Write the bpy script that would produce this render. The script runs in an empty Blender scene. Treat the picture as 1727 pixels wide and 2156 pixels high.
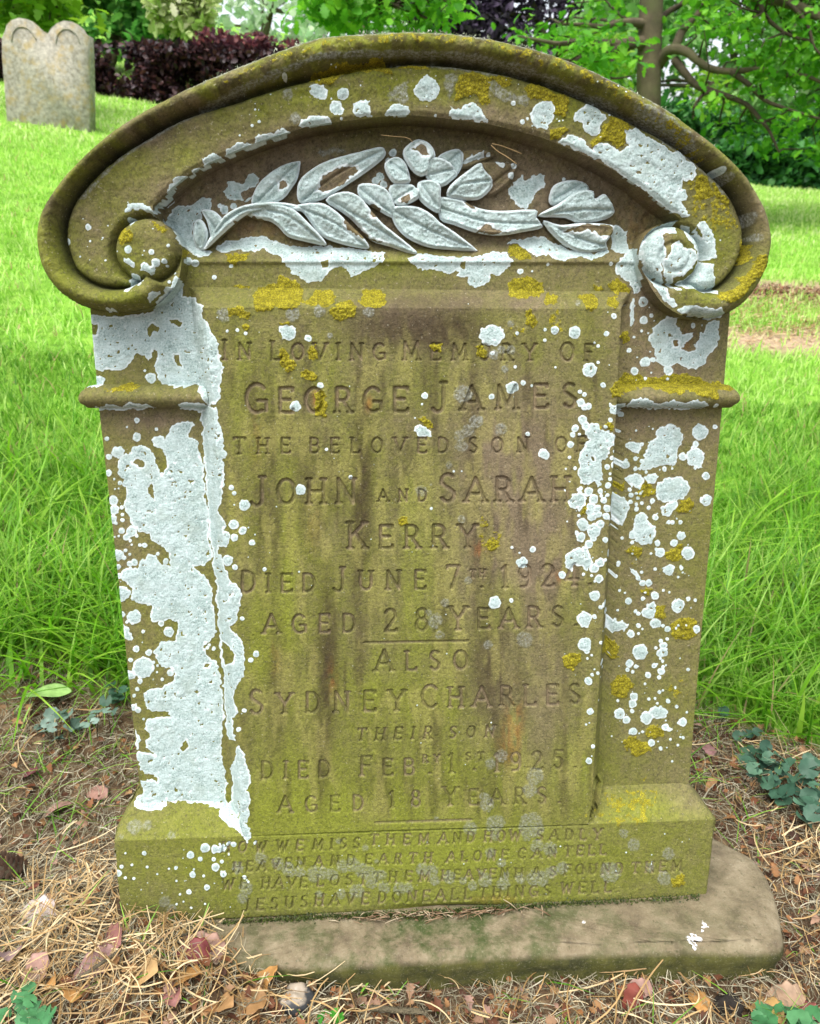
import bpy, math, random
import numpy as np
rng=np.random.default_rng(7); random.seed(7)
sc=bpy.context.scene
# ---------------------------------------------------------------- camera
F=1620.;PX0,PY0=863.5,1078.
Yc=np.array([(760-PX0)/F,(PY0-694)/F,1.]);Yc/=np.linalg.norm(Yc)
Xc=np.array([1,.009,0.]);Xc-=Yc*(Xc@Yc);Xc/=np.linalg.norm(Xc)
Zc=np.cross(Xc,Yc)
if Zc[1]<0: Zc=-Zc
M=np.stack([Xc,Yc,Zc],1)          # (right,up,forward) = M @ stone frame
LEAN=math.radians(10)              # the headstone leans back
RW=np.array([[1,0,0],[0,math.cos(LEAN),math.sin(LEAN)],[0,-math.sin(LEAN),math.cos(LEAN)]])
CS=np.array([-.05469,-.9,.77759]); CW=RW@CS
from mathutils import Matrix, Vector
cd=bpy.data.cameras.new('camera'); cam=bpy.data.objects.new('camera',cd); sc.collection.objects.link(cam); sc.camera=cam
r_,u_,f_=[RW@M.T@np.eye(3)[i] for i in range(3)]
m4=Matrix.Identity(4)
for i in range(3):
    m4[i][0]=r_[i];m4[i][1]=u_[i];m4[i][2]=-f_[i];m4[i][3]=CW[i]
cam.matrix_world=m4
cd.sensor_fit='HORIZONTAL';cd.sensor_width=36;cd.lens=36*F/1727;cd.clip_end=500;cd.clip_start=.02
cd.dof.use_dof=True;cd.dof.focus_distance=.93;cd.dof.aperture_fstop=13
# ---------------------------------------------------------------- world, sun, exposure
w=bpy.data.worlds.new('World');sc.world=w;w.use_nodes=True
nt=w.node_tree;sky=nt.nodes.new('ShaderNodeTexSky');sky.sky_type='NISHITA';sky.sun_disc=False
SUN_EL,SUN_AZ=math.radians(68),math.radians(-150)      # azimuth from +Y (behind the stone) towards +X
sky.sun_elevation=SUN_EL;sky.sun_rotation=SUN_AZ;sky.air_density=1.0;sky.dust_density=4.0;sky.ozone_density=1
hs=nt.nodes.new('ShaderNodeHueSaturation');hs.inputs['Saturation'].default_value=.35   # a bright hazy overcast
nt.links.new(sky.outputs[0],hs.inputs['Color']);nt.links.new(hs.outputs[0],nt.nodes['Background'].inputs[0]);nt.nodes['Background'].inputs[1].default_value=.15
sd=bpy.data.lights.new('sun','SUN');sd.energy=1.5;sd.angle=math.radians(55);sd.color=(1,.97,.92)
so=bpy.data.objects.new('sun',sd);sc.collection.objects.link(so)
sv=Vector((math.sin(SUN_AZ)*math.cos(SUN_EL),math.cos(SUN_AZ)*math.cos(SUN_EL),math.sin(SUN_EL)))
so.rotation_euler=sv.to_track_quat('Z','Y').to_euler()
sc.view_settings.view_transform='Standard';sc.view_settings.look='None';sc.view_settings.exposure=1.3;sc.view_settings.gamma=1
# ---------------------------------------------------------------- helpers
COL=sc.collection
def proj(X,Y,Z):
    v=np.stack([X-CS[0],Y-CS[1],Z-CS[2]],-1)@M.T
    return PX0+F*v[...,0]/v[...,2],PY0-F*v[...,1]/v[...,2]
def unp(px,py,Y):
    r=np.stack([(px-PX0)/F,(PY0-py)/F,np.ones_like(px)],-1)@M
    t=(Y-CS[1])/r[...,1]
    return CS[0]+r[...,0]*t,CS[2]+r[...,2]*t
def ray(px,py): return RW@(M.T@np.array([(px-PX0)/F,(PY0-py)/F,1.]))
def at(px,py,dist):                      # a world point that many metres in front of the photographer (along +Y)
    r=ray(px,py); return CW+r*(dist/r[1])
_tab=rng.random((256,256))
def vn(x,y,s,seed=0):
    x=np.asarray(x)/s+seed*17.37;y=np.asarray(y)/s+seed*9.73
    xi=np.floor(x).astype(int);yi=np.floor(y).astype(int);fx=x-xi;fy=y-yi
    fx=fx*fx*(3-2*fx);fy=fy*fy*(3-2*fy)
    a=_tab[yi&255,xi&255];b=_tab[yi&255,(xi+1)&255];c=_tab[(yi+1)&255,xi&255];d=_tab[(yi+1)&255,(xi+1)&255]
    return (a*(1-fx)+b*fx)*(1-fy)+(c*(1-fx)+d*fx)*fy
def fbm(x,y,s,o=3,seed=0):
    t=0;a=1;n=0
    for k in range(o): t=t+a*vn(x,y,s,seed+k);n+=a;a*=.5;s*=.5
    return t/n
def sst(a,b,x): t=np.clip((x-a)/(b-a),0,1);return t*t*(3-2*t)
def tag(o,label=None,cat=None,group=None,kind=None):
    if label:o['label']=label
    if cat:o['category']=cat
    if group:o['group']=group
    if kind:o['kind']=kind
    return o
def empty(name,loc=(0,0,0)):
    o=bpy.data.objects.new(name,None);COL.objects.link(o);o.location=loc;o.empty_display_size=.05;return o
def mesh(name,V,Q,mat,parent=None,smooth=True,attrs=None):
    """V (n,3); Q list of (k,m) face index arrays with m corners each"""
    if not isinstance(Q,list):Q=[Q]
    Q=[q for q in Q if len(q)]
    me=bpy.data.meshes.new(name);me.vertices.add(len(V));me.vertices.foreach_set('co',np.asarray(V,np.float32).ravel())
    idx=np.concatenate([q.ravel() for q in Q]).astype(np.int32)
    tot=np.concatenate([np.full(len(q),q.shape[1]) for q in Q]);st=np.concatenate([[0],np.cumsum(tot)[:-1]]).astype(np.int32)
    me.loops.add(len(idx));me.loops.foreach_set('vertex_index',idx)
    me.polygons.add(len(tot));me.polygons.foreach_set('loop_start',st)
    if smooth: me.polygons.foreach_set('use_smooth',np.ones(len(tot),bool))
    me.update(calc_edges=True)
    if attrs:
        for k,a in attrs.items():
            at_=me.color_attributes.new(name=k,type='FLOAT_COLOR',domain='POINT')
            if a.shape[1]==3:a=np.concatenate([a,np.ones((len(a),1))],1)
            at_.data.foreach_set('color',a.astype(np.float32).ravel())
    me.validate()
    o=bpy.data.objects.new(name,me);COL.objects.link(o);me.materials.append(mat)
    if parent is not None:o.parent=parent
    return o
class MB:
    def __init__(s):s.v=[];s.f=[];s.n=0
    def add(s,V,fs):
        s.v.append(np.asarray(V,float))
        for f in fs:s.f.append(np.asarray(f)+s.n)
        s.n+=len(V)
    def tube(s,pts,rad,k=8,rough=0):
        pts=np.asarray(pts,float);n=len(pts);rad=np.broadcast_to(rad,n)
        tn=np.gradient(pts,axis=0);tn/=np.linalg.norm(tn,axis=1)[:,None]+1e-9
        ref=np.array([.3,.1,1.]) if abs(tn[0][2])<.9 else np.array([1.,.2,0])
        a=np.cross(tn,ref);a/=np.linalg.norm(a,axis=1)[:,None];b=np.cross(tn,a)
        th=np.linspace(0,2*np.pi,k,endpoint=False)
        rr=rad[:,None]*(1+rough*(rng.random((n,k))-.5))
        V=pts[:,None]+rr[...,None]*(np.cos(th)[None,:,None]*a[:,None]+np.sin(th)[None,:,None]*b[:,None])
        fs=[]
        for i in range(n-1):
            j=np.arange(k);fs+=list(np.stack([i*k+j,i*k+(j+1)%k,(i+1)*k+(j+1)%k,(i+1)*k+j],1))
        fs.append(np.arange(k)[::-1]);fs.append((n-1)*k+np.arange(k))
        s.add(V.reshape(-1,3),fs)
    def build(s,name,mat,parent=None,smooth=True):
        V=np.concatenate(s.v);d={}
        for f in s.f:d.setdefault(len(f),[]).append(f)
        return mesh(name,V,[np.array(x) for x in d.values()],mat,parent,smooth)
# ---- node material helpers
def newmat(name):
    m=bpy.data.materials.new(name);m.use_nodes=True;m.node_tree.nodes.clear()
    return m,m.node_tree
class NT:
    def __init__(s,nt):s.nt=nt
    def n(s,t,ins={},**kw):
        x=s.nt.nodes.new(t)
        for k,v in kw.items():setattr(x,k,v)
        for k,v in ins.items():
            if isinstance(v,bpy.types.NodeSocket):s.nt.links.new(v,x.inputs[k])
            else:x.inputs[k].default_value=v
        return x
    def noise(s,scale,detail=3,rough=.55,vec=None,dist=0):
        x=s.n('ShaderNodeTexNoise',{'Scale':scale,'Detail':detail,'Roughness':rough,'Distortion':dist})
        if vec is None:vec=s.co
        s.nt.links.new(vec,x.inputs['Vector']);return x.outputs['Fac']
    def mix(s,f,a,b,mode='MIX'):
        x=s.nt.nodes.new('ShaderNodeMix');x.data_type='RGBA';x.blend_type=mode
        for i,v in ((0,f),(6,a),(7,b)):
            if isinstance(v,bpy.types.NodeSocket):s.nt.links.new(v,x.inputs[i])
            else:x.inputs[i].default_value=(v if i==0 else (tuple(v)+(1,))[:4])
        return x.outputs[2]
    def m(s,op,a,b=0.,c=None,clamp=False):
        x=s.nt.nodes.new('ShaderNodeMath');x.operation=op;x.use_clamp=clamp
        for i,v in enumerate((a,b) if c is None else (a,b,c)):
            if isinstance(v,bpy.types.NodeSocket):s.nt.links.new(v,x.inputs[i])
            else:x.inputs[i].default_value=v
        return x.outputs[0]
    def ramp(s,f,stops):
        x=s.nt.nodes.new('ShaderNodeValToRGB');e=x.color_ramp.elements
        while len(e)<len(stops):e.new(.5)
        for i,(p,c) in enumerate(stops):e[i].position=p;e[i].color=tuple(c)+(1,) if len(c)==3 else c
        s.nt.links.new(f,x.inputs[0]);return x.outputs[0]
def leafmat(name,stops,trans=.35,rough=.55,nscale=3.,var=.35,spec=.3,dead=0,deadc=(.55,.42,.2)):
    m,nt=newmat(name);T=NT(nt)
    if dead:stops=[(p*(1-dead),c) for p,c in stops]+[(1-dead*.9,deadc)]
    g=T.n('ShaderNodeNewGeometry');T.co=T.n('ShaderNodeTexCoord').outputs['Object']
    c=T.ramp(g.outputs['Random Per Island'],stops)
    nz=T.noise(nscale,3)
    c=T.mix(T.m('MULTIPLY',T.m('SUBTRACT',nz,.35),2.,clamp=True),T.mix(1.,c,(1-var,)*3,'MULTIPLY'),c)
    b=T.n('ShaderNodeBsdfPrincipled',{'Base Color':c,'Roughness':rough,'Specular IOR Level':spec})
    t=T.n('ShaderNodeBsdfTranslucent',{'Color':c})
    x=T.n('ShaderNodeMixShader',{0:trans});nt.links.new(b.outputs[0],x.inputs[1]);nt.links.new(t.outputs[0],x.inputs[2])
    o=T.n('ShaderNodeOutputMaterial');nt.links.new(x.outputs[0],o.inputs[0]);return m
def rockmat(name,c1,c2,c3,s=20.,bump=.3,attr=False,rough=.9,dist=.002):
    m,nt=newmat(name);T=NT(nt);T.co=T.n('ShaderNodeTexCoord').outputs['Object']
    c=T.mix(T.m('MULTIPLY',T.m('SUBTRACT',T.noise(s,5),.3),2.5,clamp=True),c1,c2)
    c=T.mix(T.m('MULTIPLY',T.m('SUBTRACT',T.noise(s*.37,4),.5),4.,clamp=True),c,c3)
    bp=T.n('ShaderNodeBump',{'Strength':bump,'Distance':dist,'Height':T.noise(s*8,4,.7)})
    b=T.n('ShaderNodeBsdfPrincipled',{'Base Color':c,'Roughness':rough,'Specular IOR Level':.2,'Normal':bp.outputs[0]})
    o=T.n('ShaderNodeOutputMaterial');nt.links.new(b.outputs[0],o.inputs[0]);return m
# ---------------------------------------------------------------- the carved stone: tracings
OFF={'P':(0,0),'A':(0,426.9),'B':(575.7,426.9),'C':(1151.3,426.9),'D':(0,853.7),'E':(575.7,853.7),'F':(1151.3,853.7),
'G':(0,1280.6),'H':(575.7,1280.6),'I':(1151.3,1280.6),'J':(0,1707.5),'K':(575.7,1707.5),'L':(1151.3,1707.5),
'M':(304.9,256.1),'N':(758.6,256.1),'O':(575.7,48.8),'Q':(1036.7,122.)}
def W_(k,s):
    a=np.array([[float(v) for v in p.split(',')] for p in s.split()])
    return a if k=='P' else a/3+np.array(OFF[k])
NY,NX=2156,1727
GY,GX=np.mgrid[0:NY,0:NX].astype(np.float32)
def smoothp(p,n=4,closed=True):
    N=len(p);out=[]
    for i in range(N if closed else N-1):
        if closed:a,b,c,d=p[i-1],p[i],p[(i+1)%N],p[(i+2)%N]
        else:a,b,c,d=p[max(i-1,0)],p[i],p[i+1],p[min(i+2,N-1)]
        for t in np.arange(n)/n:
            out.append(.5*((2*b)+(-a+c)*t+(2*a-5*b+4*c-d)*t*t+(-a+3*b-3*c+d)*t**3))
    if not closed:out.append(p[-1])
    return np.array(out)
def dseg(x,y,p,closed):
    d=np.full(x.shape,1e9,np.float32);N=len(p)
    for i in range(N if closed else N-1):
        a=p[i];b=p[(i+1)%N];e=b-a;l=float(e@e)+1e-9
        t=np.clip(((x-a[0])*e[0]+(y-a[1])*e[1])/l,0,1)
        d=np.minimum(d,(x-a[0]-t*e[0])**2+(y-a[1]-t*e[1])**2)
    return np.sqrt(d)
def inside(x,y,p):
    c=np.zeros(x.shape,bool);N=len(p)
    for i in range(N):
        a=p[i];b=p[(i+1)%N]
        if a[1]==b[1]:continue
        c^=((a[1]>y)!=(b[1]>y))&(x<(b[0]-a[0])*(y-a[1])/(b[1]-a[1])+a[0])
    return c
def window(p,pad):
    x0=max(int(p[:,0].min())-pad,0);x1=min(int(p[:,0].max())+pad+1,NX);y0=max(int(p[:,1].min())-pad,0);y1=min(int(p[:,1].max())+pad+1,NY)
    return slice(y0,y1),slice(x0,x1)
wpx=((fbm(GX,GY,16,2,1)-.5)*8+(vn(GX,GY,5,3)-.5)*5).astype(np.float32)
wpy=((fbm(GX,GY,16,2,5)-.5)*8+(vn(GX,GY,5,8)-.5)*5).astype(np.float32)
def sdfp(p,pad=8,warp=0.):
    w=window(p,pad);x=GX[w];y=GY[w]
    if warp:x=x+wpx[w]*warp;y=y+wpy[w]*warp
    d=dseg(x,y,p,True);return w,np.where(inside(x,y,p),-d,d)
def field():return np.full((NY,NX),60,np.float32)
def paint(F_,txt,warp=1.,pad=10):
    """lines: 'W x,y x,y ..' polygons, '-W ..' holes of the polygon before, 'o W x,y,r ..' round patches"""
    pend=None
    def flush():
        nonlocal pend
        if pend is not None:
            w,s=pend;F_[w]=np.minimum(F_[w],s)
        pend=None
    for ln in txt.strip().split('\n'):
        ln=ln.strip()
        if not ln:continue
        k,rest=ln.split(' ',1)
        if k=='o':
            flush();k,rest=rest.split(' ',1)
            for c in rest.split():
                x,y,r=[float(v) for v in c.split(',')]
                if k!='P':x=x/3+OFF[k][0];y=y/3+OFF[k][1];r/=3
                w=window(np.array([[x,y]]),int(r+10))
                wp=min(1.,r/16)*.8
                F_[w]=np.minimum(F_[w],np.hypot(GX[w]+wpx[w]*wp-x,GY[w]+wpy[w]*wp-y)-r)
        elif k[0]=='-':
            p=W_(k[1:],rest);w,s=pend;x=GX[w]+wpx[w]*.7;y=GY[w]+wpy[w]*.7
            d=dseg(x,y,p,True);s[:]=np.maximum(s,np.where(inside(x,y,p),d,-d))
        else:
            flush();pend=sdfp(W_(k,rest),pad,warp);pend=(pend[0],pend[1].copy())
    flush()
WHITE='''
A 1105,468 1140,490 1160,540 1155,600 1190,590 1235,590 1250,640 1290,640 1285,720 1330,780 1375,880 1395,960 1410,1050 1405,1110 1390,1170 1395,1220 1370,1270 1320,1275 1290,1250 1260,1190 1250,1150 1180,1160 1100,1165 1030,1150 1000,1110 985,1060 970,1030 1000,990 1000,950 965,925 960,980 935,1005 905,960 860,950 830,990 800,1040 750,1065 680,1050 640,1065 600,1050 590,1000 580,850 575,760 560,700 640,710 760,715 920,700 970,690 985,640 1040,590 1080,520
-A 1065,735 1110,740 1145,760 1140,785 1110,770 1080,765
-A 935,790 965,765 1005,790 1000,820 975,800 950,850 935,830
-A 1090,960 1130,960 1140,1020 1150,1040 1125,1030 1105,990
-A 570,760 620,770 610,830 590,840 575,820
A 590,1130 600,1085 660,1100 660,1140 620,1165 540,1170 545,1150
A 790,30 830,10 920,8 960,35 975,55 1000,10 1060,-20 1060,10 1000,60 965,80 940,60 900,40 830,50 795,60
A 785,350 830,355 865,385 860,410 820,395 790,370
A 890,385 920,372 960,395 1000,375 1000,410 985,455 960,455 930,435 895,425
A 815,460 850,452 885,465 880,495 885,510 850,550 800,558 795,540 825,510 805,490
A 955,600 1000,565 1040,562 1030,590 990,620 955,635
A 1115,1270 1180,1262 1290,1270 1340,1285 1345,1318 1200,1318 1130,1300
A 575,1290 700,1270 760,1285 820,1262 880,1280 930,1270 990,1300 800,1312 600,1310
o A 952,1105,33 820,112,27 560,152,20 425,245,22 822,300,26 968,313,20 1045,370,17 1070,272,12 1070,500,12 700,678,16 730,678,14 1190,370,28 1235,383,26 1355,470,16 1553,825,12 900,515,14 735,220,10 915,1060,10 1060,400,10 1100,445,10 1100,560,12 1460,400,14 1435,810,10 1500,805,12
M 130,590 200,510 270,520 350,460 410,475 405,540 340,560 345,600 300,640 295,700 330,790 420,815 400,845 350,850 300,830 260,800 200,770 180,690 120,630
M 440,800 500,740 600,735 730,710 800,745 860,770 870,850 800,835 740,790 700,825 590,810 490,830
B 0,230 90,270 320,260 600,300 720,315 690,370 640,400 580,430 490,470 455,420 400,400 360,430 320,490 210,505 120,450 50,370 45,330 0,330
-B 300,370 350,355 350,400 310,410
B 850,350 920,330 1000,320 1060,330 1130,340 1250,345 1400,310 1480,305 1515,370 1490,410 1440,440 1420,470 1370,450 1365,490 1340,520 1285,535 1240,510 1240,470 1200,480 1160,460 1165,430 1110,450 1060,430 1000,420 940,425 900,410
-B 1180,380 1215,370 1210,415 1180,410
N 940,770 980,730 1060,720 1190,715 1240,760 1320,800 1480,830 1570,790 1575,820 1540,850 1460,880 1410,860 1350,860 1290,880 1210,860 1190,840 1110,855 1060,820 1040,790 990,760 950,775
N 1590,650 1660,645 1710,690 1710,780 1690,830 1640,830 1600,800 1610,730
C 430,380 480,340 520,300 575,295 590,350 585,430 605,500 595,560 545,580 540,530 520,500 480,480 430,450
C 540,590 550,600 555,760 540,785 525,770 530,650
C 830,130 790,110 720,135 660,180 620,250 612,330 635,430 660,500 700,560 745,625 800,660 825,640 800,600 775,590 775,550 740,480 720,440 730,380 760,320 745,260 730,210 760,185 820,190
C 730,380 780,320 785,270 830,235 860,260 860,290 920,280 950,300 960,350 900,420 850,470 800,470 820,520 855,555 800,540 770,500 735,450
C 870,140 920,150 950,200 960,120 1000,120 1050,190 1070,290 1070,350 960,370 960,300 920,270 885,200
-C 955,140 985,200 990,225 965,200
C 840,490 880,480 940,440 950,390 990,370 1055,380 1060,480 1080,550 1050,580 980,570 900,550 850,520
C 830,670 880,655 960,665 1060,665 1110,700 1100,725 1000,732 900,715 830,695
C 700,770 760,720 825,725 810,770 850,830 925,825 905,870 870,890 850,925 900,945 940,920 960,860 960,820 1000,810 1020,740 1080,740 1090,800 1085,890 1050,930 1010,970 1000,1010 940,1055 880,1050 830,1020 740,1040 690,1000 680,930 640,880 640,850 680,820 670,790
-C 800,870 835,870 830,910 805,910
C 500,1290 540,1240 620,1232 700,1270 790,1245 870,1260 940,1245 1010,1260 1030,1290 900,1305 520,1305
C 400,1270 490,1270 500,1290 440,1340 405,1330 395,1290
o C 610,625,33 615,740,26 620,1005,33 670,992,18 770,1060,31 555,1060,24 660,712,14 600,810,10 550,848,10 520,930,16 425,717,18 378,826,18 180,817,40 48,805,26 272,1052,46 357,1152,18 325,1008,11 325,905,12 302,885,8 55,1040,8 210,1193,14 238,1212,16 215,1262,26 263,1283,20 395,1025,5 6,390,11 402,385,13 680,745,6 650,660,6 925,775,16 1075,1280,16 620,1110,12 760,1112,10
Q 410,530 480,485 540,490 590,530 620,570 640,580 650,545 700,530 750,560 815,590 855,560 840,500 840,460 910,440 960,480 1040,530 1140,600 1180,590 1230,640 1290,690 1270,760 1220,790 1195,770 1190,830 1230,840 1235,900 1180,900 1230,960 1255,1000 1200,995 1120,970 1060,920 950,820 850,760 760,690 640,620 500,570
Q 240,350 270,300 320,275 370,285 390,320 385,400 345,455 280,440 250,400
Q 515,360 560,310 610,280 660,290 690,340 715,390 680,430 675,490 620,495 590,450 560,410 520,400
o Q 133,286,16 190,404,16 222,385,10 1405,730,30 740,360,9
N 950,420 990,370 1040,320 1060,350 1140,320 1185,330 1180,400 1130,430 1110,490 1050,535 1000,510 960,460
N 660,240 700,210 780,180 790,220 730,240 660,250
N 850,250 920,255 910,290 870,280
o N 975,270,22 960,335,22 205,180,20 1300,350,12 815,200,14
M 485,430 520,360 560,365 610,380 630,340 640,310 700,310 715,350 690,400 640,410 600,430 610,480 550,490 500,470
M 610,490 680,430 660,480
o M 550,525,22 490,545,30 460,520,15 630,400,20 80,890,28 1570,180,25 1540,230,18 1490,330,26 1460,360,24 1510,380,24
M 60,530 130,490 135,430 170,380 230,345 290,345 295,310 340,275 375,290 375,230 430,200 480,215 500,230 515,165 600,130 690,135 715,90 770,70 840,75 870,35 930,60 890,90 860,110 780,130 700,170 600,190 550,230 480,250 400,290 340,330 280,360 230,390 190,440 180,490 100,560 60,580
-M 200,400 270,375 285,400 220,440
-M 320,330 365,300 370,340 340,365
O 230,400 270,378 320,395 345,430 335,480 300,495 250,475 235,430
O 350,510 385,480 425,495 445,570 400,585 360,560
O 500,510 550,480 610,490 615,550 630,585 530,590 505,560
O 690,575 740,520 800,505 855,530 860,575 770,590
O 895,400 970,330 1030,370 1055,410 1030,480 990,500 930,480 895,440
O 1100,560 1130,530 1170,540 1200,520 1260,495 1320,540 1340,590 1360,625 1180,600 1130,600
O 155,660 180,600 290,585 360,600 380,640 230,660
O 0,700 60,650 120,680 60,740 0,740
o O 440,448,38 1515,508,14 1572,622,14 1605,605,9 75,355,16 430,600,10 1025,580,10
D 1270,30 1375,10 1385,100 1410,180 1410,290 1430,300 1425,330 1405,340 1415,400 1410,470 1405,600 1390,640 1380,670 1420,740 1445,760 1410,790 1440,800 1460,840 1430,890 1380,900 1370,930 1405,950 1410,1000 1440,1050 1455,1120 1500,1130 1525,1200 1520,1290 1500,1346 1375,1346 1360,1150 1345,1000 1325,800 1310,600 1285,300
D 1075,130 1120,105 1190,95 1240,125 1200,150 1190,190 1250,215 1255,290 1280,340 1290,440 1300,600 1315,700 1325,850 1340,960 1300,1010 1230,1020 1270,1050 1310,1100 1340,1160 1350,1250 1355,1360 950,1360 960,1260 900,1265 830,1230 830,1150 790,1110 755,1080 770,1045 820,1020 870,1030 890,980 930,970 940,935 980,940 990,970 1020,1000 1085,1010 1075,950 1050,910 1000,880 960,850 950,810 880,800 830,750 790,640 790,600 800,530 780,510 780,480 750,440 745,350 780,310 830,300 830,260 880,240 930,255 970,300 985,360 1010,400 1025,430 1055,400 1040,340 1020,280 970,260 955,220 975,190 1020,185 1045,210
-D 835,355 870,335 915,360 910,390 880,390
-D 930,520 965,500 970,590 950,580
-D 1160,815 1185,820 1180,835
o D 1461,520,17 1480,555,15 1545,627,33 1478,750,31 1535,792,26 1483,835,24 1593,868,20 1440,978,34 1485,1022,18 1672,1035,14 1480,627,7 1570,772,6 1612,815,6 1408,307,25
o D 865,198,28 675,208,15 745,297,38 688,325,20 687,427,22 722,465,8 760,490,15 988,150,12 803,137,8 865,92,18 715,600,32 720,660,33 712,720,30 770,645,14 773,690,12 735,745,12 775,725,14 767,790,20 750,825,10 830,800,38 800,830,25 865,825,12 885,882,12 915,884,18 833,880,8 745,948,40 785,965,15 820,940,10 793,915,12 850,990,22 820,1000,18 1048,985,20 997,937,12 745,1020,18 750,1075,20 775,1190,48 725,830,8 727,527,8 752,525,8 823,855,12
G 1375,-20 1520,-20 1500,80 1450,110 1490,160 1535,230 1555,320 1545,400 1500,500 1475,560 1480,620 1505,660 1495,690 1475,690 1480,760 1490,830 1450,835 1430,800 1420,600 1405,400 1385,200
-G 1405,215 1450,240 1478,300 1470,350 1425,360 1408,303
G 1385,1270 1300,1240 1180,1225 1130,1215 1100,1235 1050,1210 1050,1240 1000,1280 900,1280 840,1250 870,1190 900,1160 890,1090 960,1080 1000,1100 980,1060 920,1040 880,1010 870,920 880,900 950,910 980,935 930,880 920,830 950,810 915,760 920,710 980,680 1060,690 1080,690 1060,650 1020,660 1000,660 920,640 920,620 915,540 960,505 1030,500 1090,450 1100,390 1060,370 1020,375 980,320 970,270 1020,220 1110,190 1120,150 1130,100 1120,60 1070,30 1070,-20 1355,-20 1365,60 1370,140 1340,190 1290,240 1310,290 1370,340 1385,420 1400,500 1415,650 1415,700 1400,760 1395,850 1410,950 1425,1020 1432,1120 1425,1200 1440,1270
-G 1150,900 1140,880 1175,825 1190,870 1160,910
-G 1290,350 1330,350 1320,375 1290,370
G 1500,870 1530,900 1560,980 1585,1050 1580,1100 1560,1150 1580,1200 1575,1250 1575,1300 1560,1360 1430,1360 1385,1310 1385,1270 1440,1230 1462,1200 1462,1100 1460,1020 1480,930
J 1385,-20 1575,-20 1560,40 1550,80 1580,120 1585,170 1555,182 1520,150 1480,120 1440,90 1400,40
G 770,100 810,120 835,180 830,200 785,200
G 850,760 880,800 885,880 865,900 855,840
o G 848,57,44 905,373,68 860,255,22 940,277,22 825,327,15 825,420,30 885,460,18 868,510,15 848,552,13 1067,148,32 980,60,30 1020,95,20 905,148,13 1075,405,22 1025,450,12 992,403,8 872,640,20 845,625,22 1617,290,20 1585,328,16 1532,65,14 1543,645,15 1508,765,16 908,700,9 775,40,20 1310,250,12 1350,255,14 900,215,6 560,60,8
F 690,170 730,130 790,115 840,140 855,190 850,240 825,270 830,330 820,355 780,370 720,385 680,390 640,410 590,400 610,350 615,300 640,240 690,200
F 495,240 550,225 590,240 590,290 560,305 530,290 500,270
F 890,290 940,270 990,285 995,340 980,390 930,395 885,370 885,320
F 495,460 550,425 600,430 610,480 600,520 560,510 510,490
F 610,460 680,420 710,440 700,480 660,500 620,490
F 690,540 710,490 760,450 830,450 880,470 905,520 880,570 850,600 750,610 705,590
F 720,640 760,620 800,610 825,630 800,680 760,705 720,690
F 440,590 470,570 510,600 520,640 500,690 480,750 450,760 440,680
F 555,740 570,700 600,675 640,690 650,740 685,770 680,830 650,870 600,875 565,850 545,800
F 520,1030 550,1035 590,1080 600,1105 560,1100 540,1060
F 605,1300 640,1250 680,1230 695,1260 680,1320 640,1346 605,1340
F 240,160 290,110 330,120 350,160 400,165 435,200 430,250 395,270 390,330 350,350 340,390 360,430 345,500 320,515 300,480 250,500 215,490 205,430 200,380 205,310 240,250 270,220 250,190
-F 280,320 300,320 300,345 285,345
F 145,600 170,555 220,545 250,560 245,620 210,660 150,640
F 105,1000 120,940 180,905 250,900 290,950 295,1000 260,1040 230,1040 215,1010 180,1010 160,1045 120,1030
o F 970,172,52 860,322,24 940,245,22 1062,137,16 1008,445,28 1003,600,38 920,265,10 800,630,30 540,818,26 540,865,13 847,822,28 802,868,24 890,933,39 715,930,30 700,870,20 772,1035,37 770,738,14 795,738,14 845,738,14 685,707,20 668,603,18 643,645,14 567,655,15 600,618,12 530,610,14 565,625,12 575,585,12 533,565,17 525,530,14 565,555,10 590,555,10 605,1122,20 645,1120,22 850,1027,13 685,1035,12 685,1200,26 515,1235,22 610,1220,14 832,1260,40 895,1220,16 938,1230,12 737,1168,10 775,1180,8 560,1300,12 580,1315,14 495,1183,8 455,995,14 435,1078,14 600,245,14 560,335,14 600,350,14 560,400,14 615,400,12 745,400,16 800,365,14 540,935,8 620,1180,8
o F 228,90,30 245,130,28 178,142,24 165,183,20 208,182,11 150,247,21 143,327,12 425,30,28 468,55,20 403,92,16 453,155,20 372,135,12 240,10,22 265,10,18 380,388,18 413,333,15 425,375,20 495,372,28 430,290,12 400,465,14 388,505,20 340,540,18 450,385,20 178,397,12 400,430,10 120,400,8 265,545,28 215,525,14 300,590,30 270,670,26 320,650,24 360,600,22 380,650,24 418,658,22 375,700,22 330,690,20 385,565,12 400,710,14 290,700,30 280,640,30 228,750,40 300,790,45 340,750,26 295,840,20 215,830,30 265,875,26 240,905,20 190,805,14 370,848,18 98,1072,25 335,990,30 300,1030,28 328,1097,27 410,945,18 415,965,12 305,1200,32 372,1260,22 340,1275,15 238,1346,44 300,1330,14 395,1320,18 370,975,12 283,1075,10
E 890,160 910,125 960,130 1000,180 990,205 920,195
o E 140,0,30 170,528,34 487,455,14 1607,180,16 1710,305,36 335,278,11 895,78,7 1640,910,20 1570,990,36 1400,1247,38 1503,1233,14 1507,897,10 1555,930,8 997,652,10 1140,415,8 1190,415,6 163,1050,7
B 30,790 80,770 140,790 135,850 95,875 45,860
B 1290,840 1310,790 1380,765 1440,780 1465,840 1440,880 1400,910 1330,890
o B 1507,1167,42 1578,1137,18 1380,1225,18 958,1217,22 140,1285,34 298,1153,20 1560,433,20 1530,1037,12 940,1272,8 1715,800,12 1715,870,12 1635,433,9 1632,1155,10 220,855,22 1385,950,14 1540,825,12
I 400,80 430,60 450,80 490,75 510,110 480,145 440,150 400,170
I 645,650 690,615 740,625 765,660 740,690 690,705 660,690
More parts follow.
